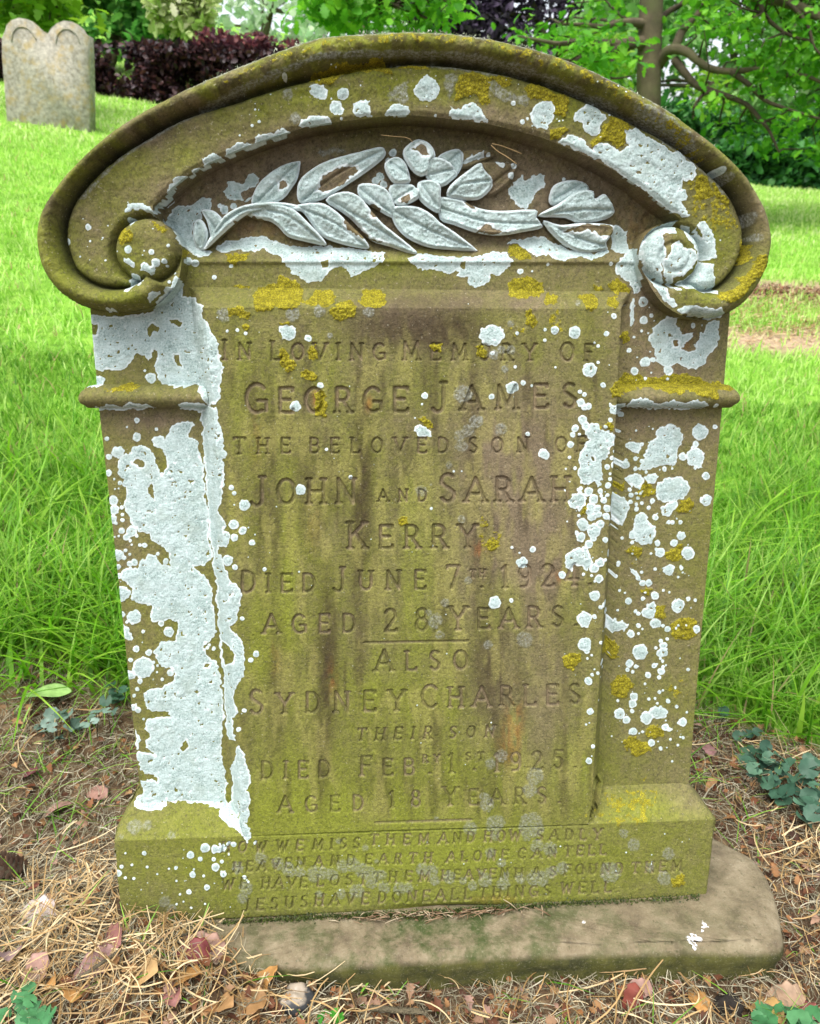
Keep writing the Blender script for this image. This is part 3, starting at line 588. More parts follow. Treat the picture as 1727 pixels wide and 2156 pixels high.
# shaft (pilasters, frieze, tympanum bed)
shaftp=W_('P','186,600 191,660 210,870 254,1260 299,1700 1449,1665 1480,1300 1520,870 1537,660 1542,560 1500,400 1300,230 1000,150 700,150 400,260 215,470')
S_shaft=full(shaftp)
H_shaft=np.full((NY,NX),-35,np.float32)
ty=sst(0,1,(546-GY)/44)*((GX>300)&(GX<1440));H_shaft-=13*ty+2.5*ty*(fbm(GX,GY,12,3,71)-.5)*2
H_shaft+=3*np.exp(-((GY-551)/5)**2)*((GX>380)&(GX<1350))
# inscription panel with its chamfer
panp=W_('P','400,604 1328,614 1316,893 1271,1650 1258,1672 1238,1737 512,1762 486,1700 483,1650 425,870')
pfac=W_('P','430,647 1309,649 1296,893 1249,1650 1241,1736.5 1100,1741 800,1750 511,1761 508,1700 507,1650 451,870')
S_pan=full(panp)
w=window(panp,14);x=GX[w];y=GY[w];di=dseg(x,y,pfac,True);do=np.maximum(dseg(x,y,panp,True),.01);ins=inside(x,y,pfac)
H_pan=np.full((NY,NX),-35,np.float32);h_=-35*di/(di+do);h_=np.where(ins,0,np.where(y>1690,np.maximum(h_,-35*np.clip((1763-y)/75,0,1)),h_));H_pan[w]=h_
wob=(fbm(GX,GY,60,3,81)-.5)*2.2
# plinth
plp=W_('P','299,1650 286,1664 262,1712 246,1742 240,1772 246,1860 256,1946 500,1938 860,1919 1180,1905 1490,1890 1501,1800 1508,1726 1500,1712 1470,1676 1449,1650 1440,1648 1268,1655 1238,1738 512,1763 484,1690 400,1684')
S_pl=full(plp)
line1=1770+(GX-240)*(1725-1770)/1268.
H_pl=-37*np.clip((line1-GY)/84,0,1)**.85
ed=-S_pl;H_pl=H_pl-6*np.clip(1-ed/7,0,1)**2*((GX<300)|(GX>1440)|(GY>1880))
brk=np.exp(-((GX-960)/110)**2-((GY-1915)/10)**2);H_pl=H_pl-9*brk      # crumbled lower edge
# mouldings
def mould(p):
    p=W_('P',p);p=smoothp(p,3);return full(p)
S_ml=mould('160,843 163,828 175,818 198,812 300,811 420,813 434,822 440,840 436,858 400,862 250,863 185,861 166,855')
S_mr=mould('1290,840 1292,822 1305,812 1400,808 1500,808 1545,812 1560,824 1564,842 1556,856 1535,860 1400,861 1300,862 1290,855')
H_mo=np.zeros((NY,NX),np.float32)
yy=(GY-837)/25.5;H_mo[:]=-36+26*np.sqrt(np.clip(1-yy**2,0,1))
for S_,xa in ((S_ml,162),(S_mr,1562)):
    e=np.clip(1-(-S_)/14,0,1)*(np.abs(GX-xa)<16);H_mo-=14*e*e
w_=window(outline_,20);do_=np.full((NY,NX),60,np.float32);do_[w_]=dseg(GX[w_],GY[w_],outline_,False)
fr_=do_-13-14*(fbm(GX,GY,14,3,191)-.5)+np.where((GX>380)&(GX<1420),0,30);Gf=np.minimum(Gf,np.where((GY<330),fr_,60))
gv=np.abs(do_-52)+np.where(GY<420,0,20)-9*fbm(GX,GY,18,3,193);Gf=np.minimum(Gf,gv*1.0+0*GX)
# grain, lichen thickness
wt=sst(1.2,-1.2,Wf);tone_=.45+.55*sst(.3,.62,fbm(GX,GY,34,3,421));rim=np.exp(-((Wf+1.6)/1.5)**2)*wt*tone_;wt=wt*(.8+.2*sst(.3,.5,fbm(GX,GY,24,3,422)))
yt=sst(2,-2,Yf);ywt=sst(6,-10,Yw)*.55*sst(.35,.6,fbm(GX,GY,10,3,91));yt=np.maximum(yt,ywt)
gt=sst(1.5,-2,Gf)*np.where(GY>900,.55,.8)
fine=vn(GX,GY,2.6,101);med=vn(GX,GY,6,102);cr=fbm(GX,GY,4,2,103)
thick=wt*(.3+1.15*sst(3,-14,Wf-0)*(med*.6+fine*.6)*(.5+fbm(GX,GY,22,2,177)))+yt*(.4+1.3*(sst(.35,.6,cr)))+gt*(.25+.8*fine+1.1*(do_<16)*fine)
thick=thick+(fbm(GX,GY,3,2,104)-.5)*.2
pit=sst(.72,.8,vn(GX,GY,4,105))*.35;thick=thick-pit*(1-wt)
A_lich=np.stack([wt,yt,gt,rim],-1).astype(np.float32)
def samp(R,px,py):
    px=np.clip(px,0,NX-1.001);py=np.clip(py,0,NY-1.001);xi=px.astype(int);yi=py.astype(int);fx=px-xi;fy=py-yi
    if R.ndim==3:fx=fx[...,None];fy=fy[...,None]
    return (R[yi,xi]*(1-fx)+R[yi,xi+1]*fx)*(1-fy)+(R[yi+1,xi]*(1-fx)+R[yi+1,xi+1]*fx)*fy
# ---- material of the old stone: bare colour + lichens as attributes, grain and crust from noise
def stonemat():
    m,nt=newmat('weathered_sandstone');T=NT(nt);T.co=T.n('ShaderNodeTexCoord').outputs['Object']
    bc=T.n('ShaderNodeAttribute',attribute_name='stone').outputs['Color']
    la=T.n('ShaderNodeAttribute',attribute_name='lichen');sp=T.n('ShaderNodeSeparateColor',{0:la.outputs['Color']});Wt,Yt,Gt=sp.outputs[0],sp.outputs[1],sp.outputs[2];Rm=la.outputs['Alpha']
    g1=T.noise(420,4,.75);g2=T.noise(1300,2,.7);g3=T.noise(90,4,.6)
    gr=T.m('ADD',T.m('MULTIPLY',g1,1.3),T.m('ADD',T.m('MULTIPLY',g3,.5),T.m('ADD',T.m('MULTIPLY',g2,.7),-.27)))
    c=T.mix(1.,bc,T.ramp(gr,[(.55,(.38,.38,.38)),(.8,(.8,.8,.78)),(1.,(1.12,1.1,1.05))]),'MULTIPLY')
    bs=T.m('MULTIPLY',T.m('SUBTRACT',T.noise(260,4,.7),.53),7,clamp=True);c=T.mix(T.m('MULTIPLY',bs,.62),c,(.06,.052,.035))
    ls=T.m('MULTIPLY',T.m('SUBTRACT',T.noise(310,2,.5),.66),12,clamp=True);c=T.mix(T.m('MULTIPLY',ls,.5),c,(.36,.33,.24))
    # grey crust
    gn=T.noise(300,4,.7);c=T.mix(T.m('MULTIPLY',Gt,T.m('MULTIPLY',T.m('SUBTRACT',gn,.28),3.2,clamp=True)),c,T.ramp(gn,[(.35,(.10,.105,.085)),(.65,(.30,.315,.27))]))
    # yellow crust, cracked into small areoles
    vo=T.n('ShaderNodeTexVoronoi',{'Vector':T.co,'Scale':330.},feature='DISTANCE_TO_EDGE')
    yc=T.ramp(T.noise(130,4,.7),[(.3,(.13,.115,.012)),(.5,(.25,.22,.014)),(.7,(.37,.33,.03))])
    yc=T.mix(T.m('MULTIPLY',T.m('SUBTRACT',.12,vo.outputs[0]),7,clamp=True),yc,(.06,.05,.012))
    ym=T.m('MULTIPLY',T.m('SUBTRACT',T.m('ADD',Yt,T.m('MULTIPLY',T.m('SUBTRACT',T.noise(260,3,.7),.5),1.1)),.38),5,clamp=True)
    c=T.mix(ym,c,yc)
    # pale crust
    wn=T.noise(500,4,.7);wl=T.noise(70,3,.6)
    wc=T.ramp(T.m('ADD',T.m('MULTIPLY',wn,.8),T.m('MULTIPLY',wl,.4)),[(.38,(.095,.135,.12)),(.48,(.25,.335,.315)),(.6,(.395,.49,.475)),(.8,(.51,.605,.60))])
    wc=T.mix(T.m('MULTIPLY',Rm,.8),wc,(.74,.80,.81))
    mp=T.n('ShaderNodeMapping',{'Vector':T.co,'Scale':(1.,1.,3.4)});lf=T.n('ShaderNodeTexNoise',{'Vector':mp.outputs[0],'Scale':85.,'Detail':4.,'Roughness':.7}).outputs['Fac']
    inn=T.m('SUBTRACT',1.,Rm,clamp=True);wc=T.mix(T.m('MULTIPLY',inn,T.m('MULTIPLY',T.m('SUBTRACT',lf,.53),7,clamp=True)),wc,T.mix(.5,wc,(.22,.28,.26)))
    zn=T.m('MULTIPLY',T.m('SUBTRACT',T.noise(32,4,.65),.50),6,clamp=True);wc=T.mix(T.m('MULTIPLY',inn,T.m('MULTIPLY',zn,.55)),wc,(.27,.335,.29))
    pitm=T.m('MULTIPLY',T.m('SUBTRACT',T.noise(190,4,.65),.655),14,clamp=True)
    wc=T.mix(T.m('MULTIPLY',pitm,.6),wc,(.17,.17,.13))
    wm=T.m('MULTIPLY',T.m('SUBTRACT',T.m('ADD',Wt,T.m('MULTIPLY',T.m('SUBTRACT',T.noise(600,3,.7),.5),.5)),.42),5,clamp=True)
    c=T.mix(wm,c,wc)
    hgt=T.m('ADD',T.m('MULTIPLY',g1,.5),T.m('MULTIPLY',T.noise(230,5,.75),.6))
    bp=T.n('ShaderNodeBump',{'Strength':.9,'Distance':.0025,'Height':hgt})
    b=T.n('ShaderNodeBsdfPrincipled',{'Base Color':c,'Roughness':.92,'Specular IOR Level':.12,'Normal':bp.outputs[0]})
    o=T.n('ShaderNodeOutputMaterial');nt.links.new(b.outputs[0],o.inputs[0]);return m
M_stone=stonemat()
ROOT=empty('headstone');ROOT.rotation_euler=(-LEAN,0,0)
tag(ROOT,'weathered scroll-topped sandstone gravestone with white lichen and a long carved inscription','headstone')
def relief(name,S,Hf,nom,step,back,iters=0,parent=ROOT,tk=1.,let=None,leafside=False,rings=5,mat=None,split=None):
    """a carved block: front surface follows the relief Hf (mm), cut to outline S<0, sides run back to Y=back (m)"""
    ys,xs=np.where(S<2);qx,qz=unp(np.array([xs.min(),xs.max(),xs.min(),xs.max()],float)[:, ],np.array([ys.min(),ys.min(),ys.max(),ys.max()],float),-nom/1000)
    X=np.arange(qx.min()-.004,qx.max()+.004+step,step);Z=np.arange(qz.min()-.004,qz.max()+.004+step,step)
    X,Z=np.meshgrid(X,Z);h=np.full(X.shape,float(nom))
    for k in range(iters+1):
        px,py=proj(X,-h/1000,Z)
        if k<iters:h=samp(Hf,px,py)
    s=samp(S,px,py);gx=samp(S,px+1,py)-samp(S,px-1,py);gy=samp(S,px,py+1)-samp(S,px,py-1);gl=np.hypot(gx,gy)+1e-6
    K=(s[:-1,:-1]<0)|(s[1:,:-1]<0)|(s[:-1,1:]<0)|(s[1:,1:]<0)
    mv=(s>0)&(s<step*4200);px2=np.where(mv,px-s*gx/gl,px);py2=np.where(mv,py-s*gy/gl,py)
    hh=samp(Hf,px2,py2);X2,Z2=unp(px2,py2,-(h if iters else np.full_like(h,nom))/1000)
    X=np.where(mv,X2,X);Z=np.where(mv,Z2,Z)
    tt=samp(thick,px2,py2)*tk
    if let is not None:tt=tt*(1)-samp(let,px2,py2)*3.6
    Y=-(hh+tt)/1000
    nz,nx=X.shape;vid=np.arange(nz*nx).reshape(nz,nx)
    j,i=np.where(K);Q=np.stack([vid[j,i],vid[j,i+1],vid[j+1,i+1],vid[j+1,i]],1)
    Kp=np.pad(K,1)
    E=[]
    a=Kp[1:-1,1:-1]&~Kp[:-2,1:-1];j,i=np.where(a);E.append(np.stack([vid[j,i],vid[j,i+1]],1))
    a=Kp[1:-1,1:-1]&~Kp[2:,1:-1];j,i=np.where(a);E.append(np.stack([vid[j+1,i+1],vid[j+1,i]],1))
    a=Kp[1:-1,1:-1]&~Kp[1:-1,:-2];j,i=np.where(a);E.append(np.stack([vid[j+1,i],vid[j,i]],1))
    a=Kp[1:-1,1:-1]&~Kp[1:-1,2:];j,i=np.where(a);E.append(np.stack([vid[j,i+1],vid[j+1,i+1]],1))
    E=np.concatenate(E)
    used=np.unique(Q);remap=np.full(nz*nx,-1);remap[used]=np.arange(len(used))
    V=np.stack([X.ravel(),Y.ravel(),Z.ravel()],1)[used]
    c1=samp(RGB,px2,py2).reshape(-1,3)[used];c2=samp(A_lich,px2,py2).reshape(-1,4)[used];Q=remap[Q]
    bv=np.unique(E);rb=np.full(nz*nx,-1);rb[bv]=np.arange(len(bv));nb=len(bv)
    front=np.stack([X.ravel(),Y.ravel(),Z.ravel()],1)[bv];Vs=[V];C1=[c1];C2=[c2];Qs=[Q];base=len(V)
    for k in range(rings+1):
        f=k/rings;v=front.copy();v[:,1]=front[:,1]*(1-f)+back*f
        qx_,qy_=proj(v[:,0],v[:,1],v[:,2])
        a1=samp(RGB,qx_,qy_);a2=samp(A_lich,qx_,qy_)
        if leafside:a2=a2*(1-.7*f)
        Vs.append(v);C1.append(a1);C2.append(a2)
        if k:
            e0=rb[E[:,0]];e1=rb[E[:,1]]
            Qs.append(np.stack([base+(k-1)*nb+e0,base+k*nb+e0,base+k*nb+e1,base+(k-1)*nb+e1],1))
    n0=base+(rings+1)*nb
    # plain back, one strip per row, welded to the sides
    bq=[]
    for r in range(K.shape[0]):
        d=np.diff(np.concatenate([[0],K[r].astype(int),[0]]))
        for a_,b_ in zip(np.where(d==1)[0],np.where(d==-1)[0]):
            o_=base+rings*nb;bq.append([o_+rb[vid[r+1,a_]],o_+rb[vid[r+1,b_]],o_+rb[vid[r,b_]],o_+rb[vid[r,a_]]])
    Qs.append(np.array(bq))
    V=np.concatenate(Vs);Q=np.concatenate(Qs);C1=np.concatenate(C1);C2=np.concatenate(C2)
    if split:
        c=V[Q].mean(1);qx_,qy_=proj(c[:,0],c[:,1],c[:,2]);f=samp(split[1],qx_,qy_)>.5
        f=np.where(np.arange(len(Q))>=len(Qs[0]),c[:,2]<.125,f)
        for nm,q in ((name,Q[~f]),(split[0],Q[f])):
            u=np.unique(q);rm=np.full(len(V),-1);rm[u]=np.arange(len(u))
            mesh(nm,V[u],rm[q],mat or M_stone,parent,True,{'stone':C1[u],'lichen':C2[u]})
        return
    return mesh(name,V,Q,mat or M_stone,parent,True,{'stone':C1,'lichen':C2})
relief('shaft',S_shaft,H_shaft+wob*.5,-35,.0013,.095)
seam=1745+(GX-512)*(1728-1745)/730.
H_pp=np.maximum(np.where(S_pan<1,H_pan,-60),np.where(S_pl<0,H_pl,-60));H_pp=np.where(H_pp<-50,-36,H_pp)
relief('inscription_panel',np.minimum(S_pan,S_pl),H_pp+wob*.4,0,.0008,.09,4,let=LET,split=('plinth',np.where((GY>seam)|((S_pan>=3)&(GY>1640)),1.,0.)))
relief('scroll_hood',S_hood,H_hood+wob*.7,0,.00105,.08,tk=1.2)
relief('string_moulding',S_ml,H_mo,-16,.001,.05)
relief('string_moulding',S_mr,H_mo,-16,.001,.05)
# ---- carved spray of leaves and a flower in the tympanum
spray=empty('carved_spray');spray.parent=ROOT
LEAF=[ # kind, window, outline, midrib, level(mm above bed), swell
('leaf','N','650,170 800,165 870,190 780,250 650,285','655,250 860,190',4,6,0),
('leaf','N','490,220 580,170 645,172 652,260 612,330 560,265','500,300 640,180',8,5,1),
('leaf','N','760,260 860,248 1000,258 1002,290 950,380 840,462 800,440 820,370','790,420 990,270',6,9,0),
('leaf','M','670,515 690,430 740,360 850,280 960,240 980,250 962,350 930,405 870,480 760,525','700,510 975,245',7,9,1),
('leaf','M','975,505 960,430 990,350 1100,270 1200,230 1350,190 1480,155 1520,170 1512,220 1400,312 1280,392 1150,472 1050,505','1000,490 1200,340 1515,170',10,11,1),
('leaf','N','-10,392 90,390 170,430 222,530 222,605 130,565 0,475','0,420 215,590',10,8,1),
('stem','N','500,480 560,472 650,490 750,540 880,560 1112,550 1122,600 1162,662 1040,692 890,716 740,700 600,650 508,612','510,540 800,630 1150,640',9,11,1),
('leaf','N','200,540 330,530 430,570 510,640 600,700 735,800 720,815 560,806 430,790 300,732 220,645','215,560 450,690 730,805',11,12,1),
('leaf','M','1140,492 1250,440 1350,468 1430,560 1500,640 1600,720 1700,800 1722,826 1690,834 1560,790 1420,742 1330,640 1250,572','1160,490 1380,620 1700,815',12,12,1),
('leaf','M','930,530 1100,510 1200,558 1300,650 1390,740 1412,800 1250,772 1120,722 1050,640 1000,572','940,530 1200,640 1400,790',11,11,1),
('leaf','M','640,570 800,515 930,548 1015,620 1130,740 1135,778 1000,752 900,722 840,660 780,622 700,612','780,560 930,610 1125,765',13,12,1),
('stem','M','370,800 430,700 500,600 600,540 720,512 850,508 960,525 1010,560 950,560 850,545 740,552 640,590 560,650 470,730 400,795','380,790 600,570 960,540',17,8,1),
('leaf','M','350,555 420,555 470,590 497,640 470,700 410,740 400,690 385,620','370,570 450,680',10,8,1),
('leaf','M','300,640 340,610 380,650 395,720 370,800 330,800 300,740','330,640 350,780',9,7,1),
('bud','N','1205,505 1210,430 1250,385 1350,363 1440,380 1458,430 1350,470 1260,520','1240,480 1400,390',7,9,1),
('bud','N','1128,592 1250,520 1330,460 1400,434 1472,440 1478,490 1530,458 1560,470 1600,530 1614,572 1560,612 1400,642 1300,605','1150,590 1400,560 1605,560',13,13,1),
('bud','N','1165,618 1270,650 1400,640 1592,650 1602,700 1560,760 1577,800 1500,822 1420,826 1340,800 1265,750 1200,682','1190,640 1400,740 1570,790',10,12,1),
('leaf','N','550,465 570,400 680,310 760,258 782,300 838,370 820,432 740,492 620,485','560,470 640,400 835,370',14,9,1),
('petal','N','190,400 300,385 362,420 382,470 300,522 230,522 190,470','370,400 210,500',15,8,1),
('petal','N','370,380 440,368 500,400 507,470 502,572 430,542 370,485 362,420','380,390 490,540',17,9,1),
('petal','N','155,262 220,218 280,250 312,330 312,382 222,392 170,332','330,360 190,260',17,8,1),
('petal','N','430,240 500,233 560,260 612,322 602,350 510,412 418,352','420,340 600,300',18,8,1),
('flower_centre','N','268,200 310,140 370,113 440,150 472,222 440,262 432,320 380,345 318,300','370,120 370,340',22,6,1)]
BROWN='''
M 1100,440 1130,350 1230,290 1340,285 1350,320 1230,400 1170,435
M 1400,520 1440,515 1490,550 1485,600 1440,605
M 840,370 890,365 900,400 850,420
N 265,470 300,465 330,490 290,520 265,510
N 325,180 380,145 420,170 430,220 390,225 360,192
N 650,500 700,500 720,560 670,530
N 1290,690 1350,670 1420,650 1580,660 1590,700 1500,712 1440,690 1380,700 1300,700
N 1480,705 1600,700 1590,730 1520,722
M 560,640 700,600 800,640 840,700 700,690 600,680
M 1250,600 1330,650 1420,735 1540,780 1380,740 1290,680
N 800,640 900,700 1000,690 850,712 740,700
'''
Bf=field();paint(Bf,BROWN)
LW=Wf.copy()
kids=[]
for kind,k,o_,rib,lvl,sw,wh in LEAF:
    p=smoothp(W_(k,o_),3);w,s=sdfp(p,12)
    if wh:LW[w]=np.minimum(LW[w],s-1)
    kids.append((kind,p,W_(k,rib),lvl,sw))
LW=np.maximum(LW,-Bf)
tz=(GY>270)&(GY<545)&(GX>330)&(GX<1330)
inL_=field()
for kd in kids:
    w,s=sdfp(kd[1],10);inL_[w]=np.minimum(inL_[w],s)
Wl=np.where(tz&(inL_<3),LW,Wf)
wt=sst(1.2,-1.2,Wl);rim=np.exp(-((Wl+2.2)/2.2)**2)*wt
A_save,t_save=A_lich,thick
A_lich=np.stack([wt,yt*0,gt*0,rim],-1).astype(np.float32)
thick=wt*(.6+2.6*sst(2,-8,Wl)*(med*.5+fine*.5))*(.4+fbm(GX,GY,25,2,140))+(fbm(GX,GY,3,2,104)-.5)*.4
for kind,p,rib,lvl,sw in kids:
    S_=full(p,10);w=window(p,12);d=-S_[w];R=16.
    dm=1-(1-np.clip(d/R,0,1))**2
    rb_=dseg(GX[w],GY[w],smoothp(rib,3,False),False)
    along=(GX[w]-rib[0][0])*(rib[-1][0]-rib[0][0])+(GY[w]-rib[0][1])*(rib[-1][1]-rib[0][1]);along=along/(np.sum((rib[-1]-rib[0])**2))
    ripple=np.sin((GX[w]*.35+GY[w]*.2)+sw)*.5
    # one half of the blade stands proud of the other, with a crease down the midrib and a turned edge
    e_=rib[-1]-rib[0];side=((GX[w]-rib[0][0])*e_[1]-(GY[w]-rib[0][1])*e_[0])/np.hypot(*e_)
    dm=1-(1-np.clip(d/9.,0,1))**2
    h=lvl*.75+sw*.42*dm+sw*.26*np.clip(side/12,-1,1)*(kind!='stem')-3.5*np.exp(-(rb_/2.6)**2)*(kind!='flower_centre')+2*np.exp(-((d-5)/3.)**2)+3*np.sin(np.clip(along,0,1)*3.1)+2.2*(fbm(GX[w],GY[w],14,2,150+int(lvl))-.5)
    Hf=np.zeros((NY,NX),np.float32)-40;Hf[w]=-47+h
    relief(kind,S_,Hf,-32,.0009,.046,parent=spray,leafside=True,rings=3)
A_lich,thick=A_save,t_save
# ---------------------------------------------------------------- terrain
def terr(x,y):
    x=np.asarray(x,float);y=np.asarray(y,float)
    u=np.clip((x+.05)/np.maximum(y+.75,.6),-.5,.50)
    a=.150-.15*u
    s=.5*((y-.3)+np.sqrt((y-.3)**2+.03))
    z=-.037+a*s
    z=z+(fbm(x,y,.35,3,201)-.5)*.03*np.clip(np.hypot(x,y)*1.5,0,1)+(fbm(x,y,2.5,2,205)-.5)*.12*np.clip((y-1.5)/3,0,1)
    z=z+.066*np.exp(-((x+.45)/.2)**2-((y+.02)/.13)**2)      # clippings heaped against the left end
    z=z+.045*np.exp(-((x+.31)/.12)**2-((y+.10)/.06)**2)
    z=z-.015*np.exp(-((x+.55)/.12)**2-((y-.22)/.08)**2)
    z=z-.02*np.exp(-((x)/.45)**2-((y-.05)/.12)**2)*(np.abs(x)<.6)
    return z
def ground(px,py):
    r=ray(px,py);t=np.linspace(.3,60,30000);P=CW[:,None]+r[:,None]*t
    k=np.argmax(P[2]<terr(P[0],P[1]));return P[:,k]
def groundmat():
    m,nt=newmat('churchyard_ground');T=NT(nt);T.co=T.n('ShaderNodeTexCoord').outputs['Object']
    at_=T.n('ShaderNodeAttribute',attribute_name='cover');sp=T.n('ShaderNodeSeparateColor',{0:at_.outputs['Color']})
    soil=T.ramp(T.noise(30,6,.75),[(.3,(.035,.022,.013)),(.5,(.11,.07,.04)),(.7,(.26,.18,.10))])
    gr=T.ramp(T.noise(9,6,.8),[(.3,(.05,.12,.012)),(.5,(.16,.34,.035)),(.72,(.34,.52,.09))])
    dead=T.ramp(T.noise(40,5,.8),[(.3,(.16,.10,.07)),(.6,(.50,.38,.24))])
    c=T.mix(sp.outputs[0],soil,gr);c=T.mix(sp.outputs[1],c,dead);c=T.mix(sp.outputs[2],c,soil)
    bp=T.n('ShaderNodeBump',{'Strength':.8,'Distance':.015,'Height':T.noise(60,6,.8)})
    b=T.n('ShaderNodeBsdfPrincipled',{'Base Color':c,'Roughness':.95,'Specular IOR Level':.1,'Normal':bp.outputs[0]})
    o=T.n('ShaderNodeOutputMaterial');nt.links.new(b.outputs[0],o.inputs[0]);return m
BAREQ=[(ground(1640,612),1.,.28),(ground(1640,715),.8,.2)]
def grassmask(x,y):
    """1 where turf grows, 0 on the litter round the stone"""
    yb=np.where(x<0,np.interp(x,[-1.6,-.9,-.62,-.45,-.3,0],[.62,.58,.56,.50,.25,.12]),np.interp(x,[0,.35,.5,.62,.8,1.1,1.6],[.12,.25,.46,.42,.26,.12,0.05]))
    g=sst(-.05,.06,y-yb+(fbm(x,y,.12,2,211)-.5)*.14)
    nz_=(fbm(x,y,.5,3,231)-.5)*.5;bare=sum(np.exp(-((x-q_[0]-.25)/rx_)**4-((y-q_[1]+nz_)/ry_)**2) for q_,rx_,ry_ in BAREQ)
    return g*(1-.92*np.clip(bare*1.5*(.3+1.2*fbm(x,y,.12,3,235)),0,1)),np.clip(bare*1.6*(.45+1.1*fbm(x,y,.09,3,236)),0,1)
xs_=np.concatenate([-np.geomspace(60,1.5,45),np.arange(-1.47,1.47,.02),np.geomspace(1.5,60,45)])
ys_=np.concatenate([-np.geomspace(30,1.2,12),np.arange(-1.18,1.8,.02),np.geomspace(1.82,90,90)])
X,Y=np.meshgrid(xs_,ys_);Z=terr(X,Y)+(fbm(X,Y,.03,2,220)-.5)*.012*(np.hypot(X,Y)<2)
vid=np.arange(X.size).reshape(X.shape);Q=np.stack([vid[:-1,:-1],vid[:-1,1:],vid[1:,1:],vid[1:,:-1]],-1).reshape(-1,4)
g_,b_=grassmask(X,Y);so_=np.exp(-((X-BAREQ[0][0][0]-.3)/.9)**4-((Y-BAREQ[0][0][1])/.13)**2);cv=np.stack([g_.ravel(),b_.ravel(),np.clip(so_*1.3,0,1).ravel()],1)
gd=mesh('ground',np.stack([X,Y,Z],-1).reshape(-1,3),Q,groundmat(),None,True,{'cover':cv});gd['kind']='structure'
# ---------------------------------------------------------------- ledger slab under the stone
def slab():
    front=W_('P','1650,1962 1651,1978 1643,1992 1600,1996 1480,1996 1350,1999 1200,2002 1050,2008 900,2015 760,2024 640,2028 560,2028 470,2028')
    q=np.array([unp2(px,py) for px,py in front])
    right=np.array([unp2(px,py) for px,py in W_('P','1545,1780 1575,1795 1605,1825 1628,1868 1642,1915 1648,1945')])
    outer=np.concatenate([right,q]);outer=smoothp(outer,4,False)
    outer=np.concatenate([outer,[[-.36,outer[-1][1]-.001],[-.40,.0],[-.40,.12],[outer[0][0]-.02,.13]]])
    # rounded shoulder profile: rings moving out and down
    c=np.array([.05,.03]);Vs=[];prof=[(-.35,.001),(-.03,.001),(-.012,-.0003),(-.006,-.002),(-.002,-.005),(0,-.009),(.001,-.02),(-.002,-.03),(-.005,-.042),(-.004,-.055),(-.006,-.09)]
    P=[];seg=outer
    # resample
    d=np.concatenate([[0],np.cumsum(np.hypot(*np.diff(np.vstack([seg,seg[:1]]),axis=0).T))]);n=700
    tt=np.linspace(0,d[-1],n,endpoint=False);sg=np.vstack([seg,seg[:1]]);P=np.stack([np.interp(tt,d,sg[:,0]),np.interp(tt,d,sg[:,1])],1)
    k=np.exp(-np.linspace(-2,2,15)**2);k/=k.sum();P=np.stack([np.convolve(np.concatenate([P[-7:,i],P[:,i],P[:7,i]]),k,'valid') for i in (0,1)],1)
    tn=np.roll(P,-1,0)-np.roll(P,1,0);nr=np.stack([tn[:,1],-tn[:,0]],1);nr/=np.linalg.norm(nr,axis=1)[:,None]
    if ((P-c)*nr).sum()<0:nr=-nr
    V=[];
    fr=[.1,.2,.3,.4,.5,.6,.68,.76,.83,.89]
    for f in fr:V.append(np.c_[c+(P-c)*f,np.full(n,.001)])
    for off,z in prof[2:]:V.append(np.c_[P+nr*off,np.full(n,z)])
    V=np.array(V);m,_n,_=V.shape
    nzv=(fbm(V[...,0]+V[...,2],V[...,1]-V[...,2]*.7,.05,4,301)-.5);V[...,2]+=nzv*.009
    e2=(fbm(V[...,0],V[...,2]*2+V[...,1],.03,3,305)-.5)*.006;V[len(fr):,:,1]+=e2[len(fr):];
    idx=np.arange(m*n).reshape(m,n);a=idx[:-1];b=idx[1:]
    Q=np.stack([a,np.roll(a,-1,1),np.roll(b,-1,1),b],-1).reshape(-1,4)
    cap=np.arange(n)[None]
    return V.reshape(-1,3),[Q,cap]
def unp2(px,py,Zp=0.):
    r=np.array([(px-PX0)/F,(PY0-py)/F,1.])@M;t=(Zp-CS[2])/r[2];v=CS+r*t;return v[:2]
